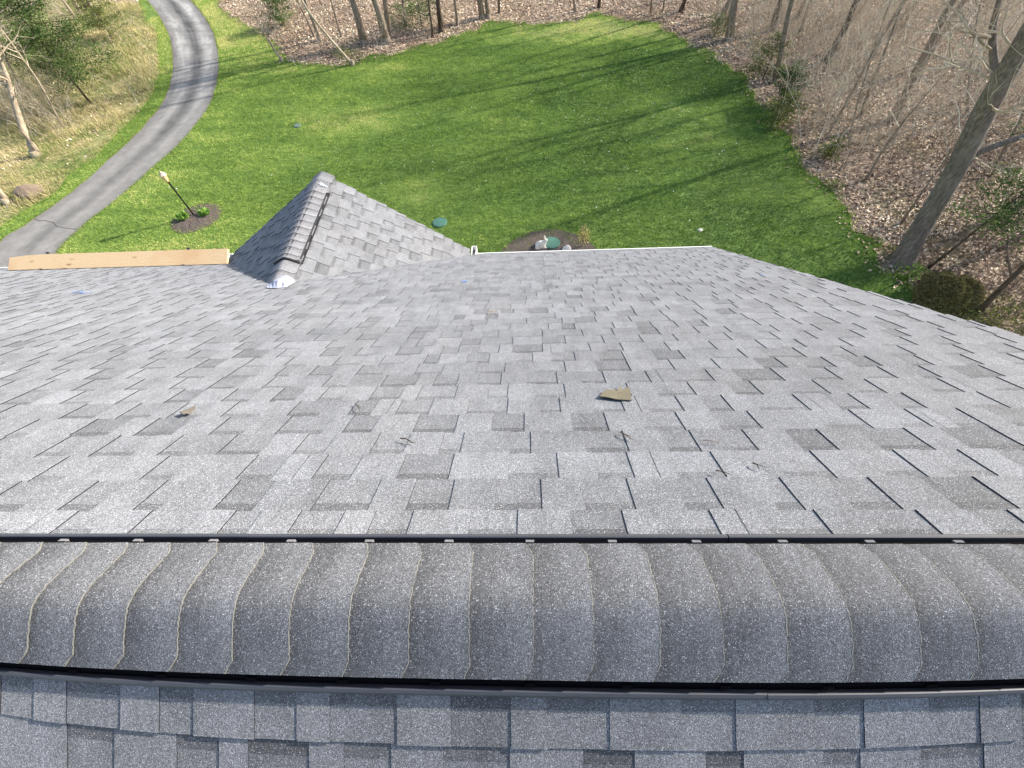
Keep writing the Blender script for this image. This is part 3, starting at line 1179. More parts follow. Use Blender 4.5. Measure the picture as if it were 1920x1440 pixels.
# ================================================================== THINGS ON THE LAWN
# lamp bed and lamp post
def bed(name, cx, cy, rx, ry, rot_, label, cut=None, hump=.05):
    mb = MB((cx, cy, GZ))
    N = 40
    rings = 6
    rr = random.Random(int(abs(cx * 100)))
    jit = [rr.uniform(-.02, .02) for _ in range(N)]
    pts = []
    for q in range(rings + 1):
        row = []
        for k in range(N):
            t = 2 * math.pi * k / N
            f = q / rings * (1 + jit[k] * (q == rings))
            x, y = rx * f * math.cos(t), ry * f * math.sin(t)
            xr_, yr_ = x * math.cos(rot_) - y * math.sin(rot_), x * math.sin(rot_) + y * math.cos(rot_)
            Y = cy + yr_
            if cut is not None:
                Y = max(Y, cut)
            z = GZ + .02 + hump * (1 - f * f) + (rr.uniform(-.012, .012) if 0 < q < rings else 0)
            row.append((cx + xr_, Y, z))
        pts.append(row)
    for q in range(rings):
        for k in range(N):
            mb.face([pts[q][k], pts[q + 1][k], pts[q + 1][(k + 1) % N], pts[q][(k + 1) % N]])
    return mb.build(name, M['mulch'], label=label, cat='flower bed')


lb = G(365, 405)
q0, q1, q2, q3 = G(324, 424), G(414, 390), G(352, 437), G(390, 381)
bc = (q0 + q1) / 2
bed('mulch_bed', float(G(369, 409)[0]), float(G(369, 409)[1]), float(np.linalg.norm(q1 - q0)) / 2 * 1.05, .92, math.atan2((q1 - q0)[1], (q1 - q0)[0]), 'oval dark mulch bed in the lawn around the lamp post')
lamp = empty('lamp_post', 'black garden lamp post with pale lantern standing in an oval mulch bed', 'lamp post', tuple(lb))
mb = MB()
mb.lathe((0, 0, 0), [(.05, 0), (.05, .03), (.032, .06), (.030, 1.42), (.045, 1.43), (.045, 1.46), (.02, 1.48)], 12)
mb.build('pole', M['black'], lamp)
mb = MB()
mb.tube([(-.15, .05, 1.22), (.15, -.05, 1.22)], [.009, .009], 6)
for s_ in (-1, 1):
    mb.box((s_ * .16, -s_ * .053, 1.22), (.03, .03, .03), m=1)
mb.build('ladder_bar', [M['black'], M['white']], lamp)
mb = MB()
mb.lathe((0, 0, 1.47), [(.03, 0), (.065, .02), (.085, .10), (.11, .22), (.115, .26)], 6)
mb.build('lantern_body', M['brass'], lamp)
mb = MB()
for k in range(6):
    t = math.pi / 3 * (k + .5)
    c0, c1 = Vector((math.cos(t) * .070, math.sin(t) * .070, 1.535)), Vector((math.cos(t) * .104, math.sin(t) * .104, 1.70))
    tn = Vector((-math.sin(t), math.cos(t), 0))
    mb.face([tuple(c0 - tn * .026), tuple(c0 + tn * .026), tuple(c1 + tn * .042), tuple(c1 - tn * .042)])
mb.build('glass_pane', M['glass'], lamp)
mb = MB()
mb.lathe((0, 0, 1.73), [(.125, 0), (.128, .012), (.085, .065), (.05, .085), (.05, .115), (.02, .13), (.012, .16), (.02, .175), (.004, .19)], 8)
mb.build('lantern_top', M['lantern'], lamp)


def plant(name, base, r, h, n, mat, label, cat='plant', group=None, seed=1, leaf=(.05, .10), up=.5, stems=True):
    rr = np.random.default_rng(seed)
    base = np.asarray(base, float)
    root = empty(name, label, cat, tuple(base), group)
    V = []
    for i in range(n):
        a = rr.uniform(0, 2 * np.pi)
        q = rr.uniform(0, 1) ** .6
        c = np.array([math.cos(a) * r * q, math.sin(a) * r * q, h * (.25 + .75 * rr.random() * (1 - q * .5))])
        d = np.array([math.cos(a) * (1 - up), math.sin(a) * (1 - up), up]) + rr.normal(0, .25, 3)
        d /= np.linalg.norm(d)
        s_ = np.cross(d, rr.normal(0, 1, 3)); s_ /= np.linalg.norm(s_)
        L = rr.uniform(*leaf)
        V.append([c - d * L * .5, c + s_ * L * .28, c + d * L * .5, c - s_ * L * .28])
    soup('foliage', np.array(V), rr.random(n), M[mat], parent=root)
    if stems:
        mb = MB()
        for k in range(6):
            a = rr.uniform(0, 6.28)
            mb.tube([(0, 0, 0), (math.cos(a) * r * .3, math.sin(a) * r * .3, h * .5), (math.cos(a) * r * .6, math.sin(a) * r * .6, h * .9)], [.012, .008, .004], 4)
        mb.build('stem', M['bark'], root)
    return root


plant('lily_clump', G(346, 411), .24, .30, 110, 'bright', 'bright green leafy clump left of the lamp post in its mulch bed', group='plants round the lamp post', seed=3, leaf=(.08, .18), up=.7, stems=False)
plant('lily_clump', G(386, 403), .22, .26, 100, 'bright', 'bright green leafy clump right of the lamp post in its mulch bed', group='plants round the lamp post', seed=4, leaf=(.08, .18), up=.7, stems=False)
plant('lily_clump', G(372, 393), .15, .12, 36, 'bright', 'low sparse sprout behind the lamp post in its mulch bed', group='plants round the lamp post', seed=5, leaf=(.05, .10), stems=False)
plant('lily_clump', G(362, 417), .13, .08, 26, 'bushleaf', 'flattest thin sprout in front of the lamp post in its mulch bed', group='plants round the lamp post', seed=6, leaf=(.05, .10), stems=False)

# mulch bed at the house
h0, h1, h2 = G(940, 472), G(1118, 466), G(1030, 431)
cx = float((h0[0] + h1[0]) / 2)
bed('mulch_bed', cx, 11.0, float(h1[0] - h0[0]) / 2 + .25, float(h2[1]) - 11.0, 0, 'dark mulch bed by the house holding a green lid and white stone figure', hump=.03)


def lid(px, py, dia, dz, label, el=1.0):
    c = G(px, py, GZ + dz)
    root = empty('inspection_cover', label, 'lid', (c[0], c[1], GZ + dz))
    mb = MB()
    mb.lathe((0, 0, 0), [(dia / 2, 0), (dia / 2, .035), (dia / 2 - .012, .045), (dia / 2 - .05, .046), (dia / 2 - .055, .052), (.06, .058), (0.02, .058)], 28)
    mb.build('cover', M['lid'], root)
    for k in range(6):
        mb = MB()
        t = math.pi / 3 * k
        mb.lathe((math.cos(t) * (dia / 2 - .03), math.sin(t) * (dia / 2 - .03), .045), [(.012, 0), (.012, .008), (.004, .01)], 8)
        mb.build('screw', M['steel'], root)
    return root


lid(1034, 456, .62, .05, 'round green plastic lid set in the mulch bed by the house')
lid(825, 418, .56, .01, 'pale green round lid sunk in the grass beside the gable')

# white stone animal figure lying beside the lid
st = empty('garden_statue', 'small white stone animal figure lying in the mulch beside the green lid', 'statue', tuple(G(1014, 463, GZ + .03)))
import bmesh


def skin(name, verts, edges_, rads, mat, parent, root=0, sub=2):
    me = bpy.data.meshes.new(name)
    me.from_pydata(verts, edges_, [])
    o = bpy.data.objects.new(name, me)
    link(o, parent)
    sm = o.modifiers.new('skin', 'SKIN')
    for v_, r_ in zip(me.skin_vertices[0].data, rads):
        v_.radius = r_ if isinstance(r_, tuple) else (r_, r_)
    me.skin_vertices[0].data[root].use_root = True
    ss = o.modifiers.new('sub', 'SUBSURF')
    ss.levels = sub
    ss.render_levels = sub
    me.materials.append(mat)
    return o


skin('body', [(-.20, 0, .10), (-.08, 0, .12), (.06, 0, .12), (.14, 0, .20), (.17, .02, .29), (.24, .01, .285), (.12, -.08, .03), (.24, -.09, .03), (-.16, -.1, .04), (-.02, -.13, .03), (.12, .08, .03), (.24, .09, .03), (-.16, .1, .04), (-.02, .13, .03)],
     [(0, 1), (1, 2), (2, 3), (3, 4), (4, 5), (2, 6), (6, 7), (0, 8), (8, 9), (2, 10), (10, 11), (0, 12), (12, 13)],
     [.09, .115, .10, .07, .068, .042, .04, .028, .06, .03, .04, .028, .06, .03], M['stone'], st)
mb = MB()
for s_ in (-1, 1):
    mb.tube([(.15, s_ * .03 + .02, .34), (.13, s_ * .05 + .02, .39), (.11, s_ * .055 + .02, .44)], [.02, .022, .006], 6)
mb.build('ear', M['stone'], st, smooth=True)

# pale rounded stone at the gutter line
def rock(px, py, r, sq, mat, label, name='rock', z=0, seed=1, cat='rock', sx=1.0):
    c = G(px, py)
    bm = bmesh.new()
    bmesh.ops.create_icosphere(bm, subdivisions=4, radius=1)
    rr = random.Random(seed)
    ph = [rr.uniform(0, 6) for _ in range(6)]
    for v_ in bm.verts:
        p = v_.co
        k = 1 + .13 * math.sin(p.x * 3 + ph[0]) * math.sin(p.y * 2.6 + ph[1]) + .09 * math.sin(p.z * 5 + ph[2] + p.x * 2) + .04 * math.sin(p.y * 9 + ph[3]) * math.sin(p.x * 8 + ph[4])
        v_.co = Vector((p.x * r * k * sx, p.y * r * k, max(p.z, -.5) * r * sq * k))
    me = bpy.data.meshes.new(name)
    bm.to_mesh(me)
    bm.free()
    me.materials.append(mat)
    for p in me.polygons:
        p.use_smooth = True
    o = bpy.data.objects.new(name, me)
    o.location = (c[0], c[1], c[2] + r * sq * .4 + z)
    return link(o, None, label, cat)


rock(1063, 470, .17, .7, M['stone'], 'pale rounded stone just beyond the gutter in the mulch bed', name='stone', seed=4)
rock(60, 366, .42, .75, M['rock'], 'brown fieldstone boulder in rough grass beside the driveway', seed=9, sx=1.2)
rock(1313, 432, .09, .35, M['stone'], 'small pale flat stone lying alone in the open lawn', name='stone', seed=12)
mb = MB(G(558, 237))
mb.lathe(tuple(G(558, 237)), [(.16, 0), (.16, .05), (.15, .06), (.13, .062), (.02, .064)], 18)
mb.build('valve_cover', M['pink'], label='small round grey blue valve cover in the upper lawn', cat='cover')

# ================================================================== GROUND COVER
def visible(P, mx=60, my=45):
    d = P - CAM
    z = d @ CW
    x = 960 + F * (d @ CR) / z
    y = 720 - F * (d @ CU) / z
    return (z > 0) & (x > -mx) & (x < 1920 + mx) & (y > -my) & (y < 700)


def blades(name, X, Y, h, wd, lean, tone, mat, seed, z=GZ + .008, **kw):
    r_ = np.random.default_rng(seed)
    n = len(X)
    a = r_.uniform(0, 2 * np.pi, n)
    b = r_.uniform(0, 2 * np.pi, n)
    V = np.zeros((n, 3, 3))
    V[:, 0] = np.stack([X - np.cos(a) * wd, Y - np.sin(a) * wd, np.full(n, z)], 1)
    V[:, 1] = np.stack([X + np.cos(a) * wd, Y + np.sin(a) * wd, np.full(n, z)], 1)
    V[:, 2] = np.stack([X + np.cos(b) * lean, Y + np.sin(b) * lean, z + h], 1)
    return soup(name, V, tone, mat, 3, **kw)


lp = np.array(lawn_poly)
vp = np.array(verge_poly)
mp = np.array(meadow_poly)
dpoly = np.array([tuple(p[:2]) for p in dlc] + [tuple(p[:2]) for p in drc[::-1]])

N = 1500000
X = rng.uniform(-26, 15, N)
Y = rng.uniform(7, 40, N)
P = np.stack([X, Y, np.full(N, GZ)], 1)
k = visible(P) & (inside(lp, X, Y) | inside(vp, X, Y)) & ~inside(dpoly, X, Y)
X, Y = X[k], Y[k]
n = len(X)
clump = vnoise(X + Y * .3, Y, 1.1) * .5 + vnoise(X, Y, 3.7) * .5
big = vnoise(X, Y * 1.6, .16) * .6 + vnoise(X, Y, .45) * .4
edge = np.clip((Y - 26) / 6, 0, 1) * vnoise(X, Y, .7)
left = np.clip((2 - X) / 16, 0, 1)  # brighter left side, partly a light effect put into the blade colour
streak = vnoise(X * .35 + Y * .1, Y * 2.2, 1.0)
fine_ = vnoise(X, Y, 9.0)
patch = vnoise(X * .8 + 31, Y * 1.3 + 7, .55)
tone = -.12 + .55 * np.clip(patch - .62, 0, 1) * 2 * vnoise(X + 5, Y, .2) - .30 * np.clip(.30 - patch, 0, 1) + .42 * clump + .34 * (fine_ - .5) + .5 * (big - .5) + .3 * (streak - .5) + .34 * left + .45 * edge + rng.normal(0, .13, n) + .14
tone += np.where(rng.random(n) < .03, .35, 0)
tone -= .07 + .10 * np.clip((X + 2) / 10, 0, 1)  # right side darkened in the blade colour, partly standing in for light
thin = np.zeros(n)
for (bx_, by_, r_, w_) in ((788, 372, .55, .5), (802, 345, .45, .4), (745, 350, .5, .25), (1268, 212, 1.3, .28), (1312, 236, 1.5, .30), (1228, 205, 1.0, .22), (1450, 350, .9, .3), (1540, 375, .8, .35), (1105, 60, 1.6, .35), (1240, 62, 1.5, .45),
                          (1165, 46, 1.8, .5), (1010, 58, 2.2, .4), (1300, 92, 1.0, .45), (1372, 150, .7, .4), (660, 240, 1.6, .2), (600, 225, 1.2, .22), (735, 225, 1.5, .18), (560, 300, 1.0, .15), (980, 135, 2.0, .12)):
    c_ = G(bx_, by_)
    g_ = np.exp(-(((X - c_[0]) / (r_ * 1.5)) ** 2 + ((Y - c_[1]) / r_) ** 2)) * (.5 + vnoise(X, Y, 2.3))
    tone += w_ * g_
    thin = np.maximum(thin, g_ * w_)
bare = vnoise(X + 40, Y + 13, .9) > .93
hgt = (1 - .6 * np.clip(thin * 1.5, 0, 1)) * rng.uniform(.025, .065, n) * (.35 + .7 * clump + .6 * fine_)
blades('grass', X, Y, hgt, rng.uniform(.006, .012, n), rng.uniform(.0, .05, n), np.clip(tone, 0, 1), M['blade'], 2, kind='stuff')

# taller fringe grass where the turf meets drive and woods
pts = []
for path, off in ((wec, .25), (drc, .12), (dlc, .12), (outer, .35)):
    for a, b in zip(path[:-1], path[1:]):
        L = np.linalg.norm((b - a)[:2])
        m = int(L * 150)
        t = rng.random(m)[:, None]
        q = a[None, :2] * (1 - t) + b[None, :2] * t + rng.normal(0, off * .5, (m, 2))
        pts.append(q)
q = np.concatenate(pts)
q = q[visible(np.c_[q, np.full(len(q), GZ)]) & ~inside(dpoly, q[:, 0], q[:, 1])]
n = len(q)
blades('fringe_grass', q[:, 0], q[:, 1], rng.uniform(.04, .13, n), rng.uniform(.006, .012, n), rng.uniform(0, .08, n), np.clip(.3 + .5 * vnoise(q[:, 0], q[:, 1], 2) + rng.normal(0, .12, n) - .1, 0, 1), M['blade'], 3, kind='stuff')

# rough dry meadow grass, in tussocks
N = 330000
X = rng.uniform(-46, -15, N)
Y = rng.uniform(10, 52, N)
P = np.stack([X, Y, np.full(N, GZ)], 1)
den = vnoise(X, Y, 1.5) * .55 + vnoise(X, Y, .5) * .45
k = visible(P, 100) & inside(mp, X, Y) & ~inside(vp, X, Y) & ~inside(dpoly, X, Y) & (den + rng.normal(0, .12, N) > .34)
X, Y, den = X[k], Y[k], den[k]
n = len(X)
gz_ = vnoise(X, Y, .33) * .7 + vnoise(X + 9, Y, 1.1) * .3
tone = .04 + .95 * gz_ + rng.normal(0, .2, n)
tall = np.where(den > .62, 1.0, .35)
blades('meadow_grass', X, Y, rng.uniform(.08, .42, n) * tall + .04, rng.uniform(.007, .016, n), rng.uniform(.05, .3, n) * tall, np.clip(tone, 0, 1), M['dry'], 5, kind='stuff')

# fallen leaves through the woods
N = 620000
X = rng.uniform(-50, 34, N)
Y = rng.uniform(4, 52, N)
P = np.stack([X, Y, np.full(N, GZ)], 1)
wm = vnoise(X, Y, .8) * .5 + vnoise(X, Y, .25) * .5
inl = inside(lp, X, Y)
k = visible(P) & ~inl & ~inside(vp, X, Y) & ~inside(dpoly, X, Y) & (X > -34) & (wm * .7 + .3 * vnoise(X, Y, 2.2) + rng.normal(0, .10, N) > .36)
inm = inside(mp, X, Y)
k &= (~inm | (rng.random(N) < .07))
# a few blown on to the turf near the wood's edge
edge_pts = np.array([p[:2] for p in wec])[::3]
d2 = np.min((X[:, None] - edge_pts[None, :, 0]) ** 2 + (Y[:, None] - edge_pts[None, :, 1]) ** 2, axis=1) if False else None
X, Y = X[k], Y[k]
e0 = edge_pts[rng.integers(0, len(edge_pts), 1100)] + rng.normal(0, .28, (1100, 2))
X = np.concatenate([X, e0[:, 0]]); Y = np.concatenate([Y, e0[:, 1]])
n = len(X)
sz = rng.uniform(.02, .05, n) + .04 * rng.random(n) ** 3
a = rng.uniform(0, 2 * np.pi, n)
tx, ty = rng.normal(0, .35, n), rng.normal(0, .35, n)
V = np.zeros((n, 4, 3))
for j, (u_, v_) in enumerate(((1, 0), (0, .62), (-1, 0), (0, -.62))):
    dx = (np.cos(a) * u_ - np.sin(a) * v_) * sz
    dy = (np.sin(a) * u_ + np.cos(a) * v_) * sz
    V[:, j] = np.stack([X + dx, Y + dy, GZ + .035 + dx * tx + dy * ty + rng.uniform(0, .03, n) * (j % 2)], 1)
tone = np.clip(rng.beta(2.0, 1.7, n) * (.55 + .75 * vnoise(X, Y, 1.1)) + .25 * (vnoise(X, Y, .35) - .5), 0, 1)
tone[-len(e0):] *= .6
soup('fallen_leaves', V, tone, M['leaf'], 4, kind='stuff')

# petals and dandelion clocks speckling the turf
n = 330
pp = np.stack([rng.uniform(0, 1, n), rng.uniform(0, 1, n)], 1)
px = np.where(pp[:, 0] < .6, 1180 + rng.normal(0, 130, n), 500 + rng.uniform(0, 900, n))
py = np.where(pp[:, 0] < .6, 190 + rng.normal(0, 75, n), 110 + rng.uniform(0, 330, n))
V = []
for x, y in zip(px, py):
    c = G(x, y, GZ + .06)
    if not inside(lp, np.array([c[0]]), np.array([c[1]]))[0]:
        continue
    s_ = rng.uniform(.010, .024)
    V.append([c + [s_, 0, 0], c + [0, s_, .004], c + [-s_, 0, 0], c + [0, -s_, .004]])
soup('petals', np.array(V), rng.random(len(V)), M['petal'], kind='stuff')


# ================================================================== TREES
def branchy(mbT, mbC, base, d0, H, r0, rr, nl=9, t0=.35, limb=.38, lv=3, wander=.06, up=.25, gn=7, twn=1.0, lateral=None):
    base = Vector(base)
    d0 = Vector(d0).normalized()
    n = 10
    pts, rad = [base.copy()], [r0 * 1.35]
    d = d0.copy()
    p = base.copy()
    for i in range(n):
        p = p + d * (H / n)
        d = (d + Vector((rr.gauss(0, wander), rr.gauss(0, wander), .02))).normalized()
        if lateral is None:
            d = (d + Vector((0, 0, .03))).normalized()
        pts.append(p.copy())
        t = (i + 1) / n
        rad.append(r0 * (1 - t) ** .8 + .008)
    mbT.tube(pts, rad, gn + 3, .5)

    def at(P_, R_, t):
        x = t * (len(P_) - 1)
        i = min(int(x), len(P_) - 2)
        return P_[i].lerp(P_[i + 1], x - i), R_[i] + (R_[i + 1] - R_[i]) * (x - i), (P_[i + 1] - P_[i]).normalized()

    def grow(P_, R_, L, level, count, t_lo):
        for k in range(count):
            t = t_lo + (1 - t_lo) * (k + rr.random()) / count
            o, r_, dd = at(P_, R_, min(t, .98))
            a = rr.uniform(0, 6.283)
            side = dd.orthogonal()
            side.rotate(Matrix.Rotation(a, 3, dd))
            ang = rr.uniform(.6, 1.15)
            d = (dd * math.cos(ang) + side * math.sin(ang) + Vector((0, 0, up * rr.random()))).normalized()
            LL = L * rr.uniform(.6, 1.15) * (1.15 - .5 * t)
            rr0 = min(r_ * .62, LL * .028 + .004)
            m = 5 if level < lv else 3
            q, R2, pp = [o.copy()], [rr0], o.copy()
            for i in range(m):
                pp = pp + d * (LL / m)
                d = (d + Vector((rr.gauss(0, .17), rr.gauss(0, .17), rr.gauss(.05, .14)))).normalized()
                q.append(pp.copy())
                R2.append(max(.0028, rr0 * (1 - (i + 1) / m * .9)))
            (mbT if level == 1 and r0 > .1 else mbC).tube(q, R2, max(3, gn - level * 2), rr.uniform(.2, .9), cap=False)
            if level < lv:
                grow(q, R2, LL * .5, level + 1, max(2, int((5 if level == 1 else 4) * twn)), .25)
    grow(pts, rad, H * limb, 1, nl, t0)
    return pts, rad


def tree(name, base, top, r0, H, label, group='bare trees in the woods', seed=1, mat='bark', tw='twig', cat='tree', lean=None, **kw):
    base = np.asarray(base, float)
    if lean is None:
        d = (np.asarray(top, float) - base) if top is not None else np.array([0, 0, 1.])
        d = d / np.linalg.norm(d)
        if d[2] < .75:
            h_ = math.hypot(d[0], d[1])
            d = np.array([d[0] / h_ * .66, d[1] / h_ * .66, .75])
    else:
        d = np.array(lean, float)
    root = empty(name, label, cat, tuple(base), group)
    T, C = MB(), MB()
    rr = random.Random(seed)
    pts, rad = branchy(T, C, (0, 0, -.03), d, H, r0, rr, **kw)
    # root flare
    if r0 > .05:
        T.lathe((0, 0, -.05), [(r0 * 1.9, 0), (r0 * 1.55, .10), (r0 * 1.32, .28), (r0 * 1.2, .30)], 12)
    T.build('trunk', M[mat], root, smooth=True)
    if C.v:
        C.build('crown', M[tw], root)
    return root, pts, rad


def ptree(px, px2, wpx, H, label, **kw):
    b = G(*px)
    t = depth_h(b, *px2)
    r_ = px_size(b, wpx) / 2
    return tree(kw.pop('name', 'bare_tree'), b, t, r_, H, label, **kw)


g_top = 'bare trees along the far edge of the lawn'
g_rt = 'bare trees in the leaf strewn woods on the right'
ptree((683, 82), (662, 0), 11, 13, 'stout straight grey trunk at the far lawn edge, with brush at its foot', group=g_top, seed=11, t0=.5)
ptree((725, 78), (704, 0), 12, 14, 'grey brown trunk at the far lawn edge, front one of a crossing pair', group=g_top, seed=12, t0=.5)
ptree((729, 70), (721, 0), 8, 12, 'slimmer trunk rising behind the front one of a crossing pair', group=g_top, seed=13, t0=.5)
ptree((828, 60), (820, 0), 8, 12, 'slender brown trunk beside a green pine sapling at the far lawn edge', group=g_top, seed=14, t0=.55, mat='bark_dark')
ptree((812, 69), (803, 0), 3.5, 8, 'thin dark stem just left of the slender brown trunk by the pine sapling', group=g_top, seed=15, t0=.4, mat='bark_dark')
ptree((858, 48), (853, 0), 4.5, 9, 'lone thin trunk between the pine sapling and the clustered trunks', group=g_top, seed=16, t0=.45)
ptree((905, 35), (899, 0), 9, 13, 'left trunk of the pair standing tight together at the far lawn edge', group=g_top, seed=17, t0=.5)
ptree((915, 34), (912, 0), 7, 12, 'right trunk of the pair standing tight together at the far lawn edge', group=g_top, seed=18, t0=.5)
ptree((936, 24), (935, 0), 3.5, 9, 'thin dark stem just right of the tight pair of trunks', group=g_top, seed=19, t0=.4, mat='bark_dark')
ptree((1078, 24), (1076, 0), 4, 9, 'thin stem behind the yellowing lawn corner, far from other trunks', group=g_top, seed=20, t0=.4)
ptree((1123, 14), (1124, 0), 5, 11, 'dark trunk at the top edge beyond the yellowed lawn corner', group=g_top, seed=21, t0=.5, mat='bark_dark')
ptree((1220, 24), (1222, 0), 3, 8, 'very thin straight sapling above the far right lawn corner', group=g_top, seed=22, t0=.4)
ptree((1276, 23), (1284, 0), 6, 11, 'small dark trunk leaning right above the far right lawn corner', group=g_top, seed=23, t0=.5, mat='bark_dark')
ptree((1242, 24), (1246, 0), 2.5, 7, 'thin whip growing just left of the small dark leaning trunk', group=g_top, seed=24, t0=.4)
ptree((662, 122), (595, 44), 5, 7, 'thin pale leaning stem at the tip of the leafy wedge in the lawn', group=g_top, seed=25, t0=.4, mat='bark_pale')
ptree((600, 76), (572, 0), 6, 9, 'grey leaning trunk in the brush behind the thin pale leaning stem', group=g_top, seed=26, t0=.4)
ptree((590, 70), (560, 0), 3.5, 8, 'slim grey stem left of the leaning trunk in the brush', group=g_top, seed=27, t0=.4)
ptree((640, 70), (622, 8), 3, 7, 'slim stem in brush left of the stout straight grey trunk', group=g_top, seed=28, t0=.4)
ptree((760, 52), (755, 0), 3, 8, 'thin upright stem behind the mossy fallen branch', group=g_top, seed=29, t0=.4)

ptree((1367, 75), (1378, 0), 12, 14, 'sturdy brown trunk nearest the far right bend of the lawn', group=g_rt, seed=31, t0=.5, mat='bark')
ptree((1347, 44), (1368, 0), 8, 12, 'leaning trunk close behind the sturdy brown trunk at the lawn bend', group=g_rt, seed=32, t0=.5)
ptree((1357, 60), (1370, 20), 3.5, 7, 'thin stem squeezed between two trunks at the lawn bend', group=g_rt, seed=33, t0=.4)
ptree((1447, 58), (1464, 0), 9, 13, 'dark trunk in the leaves beyond the lawn bend', group=g_rt, seed=34, t0=.5, mat='bark_dark')
ptree((1452, 154), (1476, 54), 9, 12, 'brown trunk with small evergreen sprays at its foot', group=g_rt, seed=35, t0=.45)
ptree((1548, 116), (1608, 12), 10, 13, 'dark trunk leaning right among a tangle of pale twigs', group=g_rt, seed=36, t0=.45, mat='bark_dark')
ptree((1671, 228), (1704, 162), 13, 13, 'brown trunk in the middle of the woods behind forked pale branches', group=g_rt, seed=37, t0=.4)
ptree((1722, 130), (1782, 40), 9, 13, 'grey green forked trunk deep in the woods, beside the oak crown', group=g_rt, seed=38, t0=.35)
ptree((1610, 220), (1642, 140), 4.5, 10, 'slender trunk fading into twigs left of the brown trunk in mid woods', group=g_rt, seed=39, t0=.35)
ptree((1622, 338), (1676, 258), 4, 3.6, 'thin dark sapling leaning right above the open leaves, left of the oak', group=g_rt, seed=40, t0=.35)
ptree((1545, 262), (1572, 220), 3.5, 5, 'short grey sapling standing in bright leaves near the lawn edge', group=g_rt, seed=41, t0=.3)
ptree((1590, 275), (1606, 200), 2.8, 5, 'fine upright sapling just right of the short grey sapling', group=g_rt, seed=42, t0=.3)
ptree((1690, 420), (1745, 330), 3, 5, 'fine brown sapling between the lawn and the oak trunk', group=g_rt, seed=43, t0=.3)
ptree((1829, 588), (1890, 535), 9, 4.5, 'dark crooked sapling leaning right past the round clipped bush', group=g_rt, seed=44, t0=.3, mat='bark_dark', tw='twig_d', wander=.1)
ptree((1815, 215), (1818, 120), 3.5, 5, 'fine straight sapling crossing behind the oak trunk', group=g_rt, seed=45, t0=.3)
ptree((1860, 330), (1900, 240), 4, 7, 'thin stem right of the oak trunk under its low limb', group=g_rt, seed=46, t0=.3)
ptree((1500, 60), (1520, 0), 5, 9, 'thin grey trunk between two dark trunks at the top of the woods', group=g_rt, seed=47, t0=.4)
ptree((1600, 40), (1625, 0), 6, 10, 'grey trunk at the top of the woods right of the dark leaning trunk', group=g_rt, seed=48, t0=.4)
ptree((1672, 60), (1700, 20), 6, 10, 'mossy grey trunk at the top of the woods near the forked trunk', group=g_rt, seed=49, t0=.4)

# the big oak by the lawn
ob = G(1690, 492)
top1 = depth_h(ob, 1792, 318)
rr = random.Random(77)
oak = empty('oak_tree', 'big dark leaning oak with a heavy low limb at the lawn corner', 'tree', tuple(ob), g_rt)
T, C = MB(), MB()


def on_ray(px, py, ref, k=0.0):
    """a point on a pixel's ray level in depth with ref"""
    d = ray(px, py)
    z = (np.asarray(ref) - CAM) @ CW
    return CAM + d * (z + k)


cl = [(1690, 494, 0), (1713, 450, -.55), (1752, 386, -1.35), (1792, 318, -2.2), (1826, 250, -3.0), (1856, 190, -3.7), (1890, 130, -4.4), (1930, 60, -5.1), (1985, -40, -5.9), (2050, -150, -6.6)]
zb = (ob - CAM) @ CW
tp = [CAM + ray(x, y) * (zb + dz) for x, y, dz in cl]
wpx = [40, 33, 32, 33, 36, 37, 34, 32, 26, 16]
tr = [px_size(p, w_) / 2 for p, w_ in zip(tp, wpx)]
tc = catmull(tp, 4)
tcr = np.interp(np.linspace(0, 9, len(tc)), range(10), tr)
T.tube([Vector(p - ob) for p in tc], [float(x) for x in tcr], 16)
T.lathe((0, 0, -.05), [(.52, 0), (.40, .10), (.33, .26), (.30, .34)], 14)
T.build('trunk', M['bark_oak'], oak, smooth=True)


def limb(mb, cl_, wpx_, n=10, k=4):
    P_ = [CAM + ray(x, y) * z for x, y, z in cl_]
    r_ = [px_size(p, w_) / 2 for p, w_ in zip(P_, wpx_)]
    c = catmull(P_, k)
    rc = np.interp(np.linspace(0, len(P_) - 1, len(c)), range(len(P_)), r_)
    mb.tube([Vector(p - ob) for p in c], [float(x) for x in rc], n)
    return [Vector(p - ob) for p in c], rc


zl = zb - 2.35
L1 = MB()
limbs = [limb(L1, [(1800, 306, zl), (1822, 292, zl - .1), (1860, 276, zl - .3), (1925, 253, zl - .6), (2020, 220, zl - 1.0), (2120, 160, zl - 1.4)], [16, 12, 11, 10, 7, 4])]
L1.build('limb', M['bark_oak'], oak, smooth=True)
zf = zb - 4.1
L2 = MB()
limbs.append(limb(L2, [(1868, 165, zf), (1866, 128, zf - .1), (1862, 95, zf - .2), (1862, 50, zf - .4), (1872, 10, zf - .6), (1885, -60, zf - .9), (1880, -140, zf - 1.2)], [15, 13, 12, 11, 10, 7, 4]))
L2.build('limb', M['bark_oak'], oak, smooth=True)
for cl_ in ([(1862, 150, zf), (1810, 128, zf - .1), (1760, 105, zf + .1), (1700, 88, zf + .4)], [(1862, 70, zf - .3), (1820, 58, zf - .6), (1790, 20, zf - .8), (1740, -20, zf - 1)],
            [(1900, 90, zf - .6), (1880, 62, zf - .6), (1888, 20, zf - .7), (1900, -20, zf - .7)], [(1850, 195, zf + .5), (1880, 210, zf + .1), (1920, 190, zf - .3), (1980, 160, zf - .5)]):
    limbs.append(limb(C, cl_, [5, 4, 3, 2], 6))
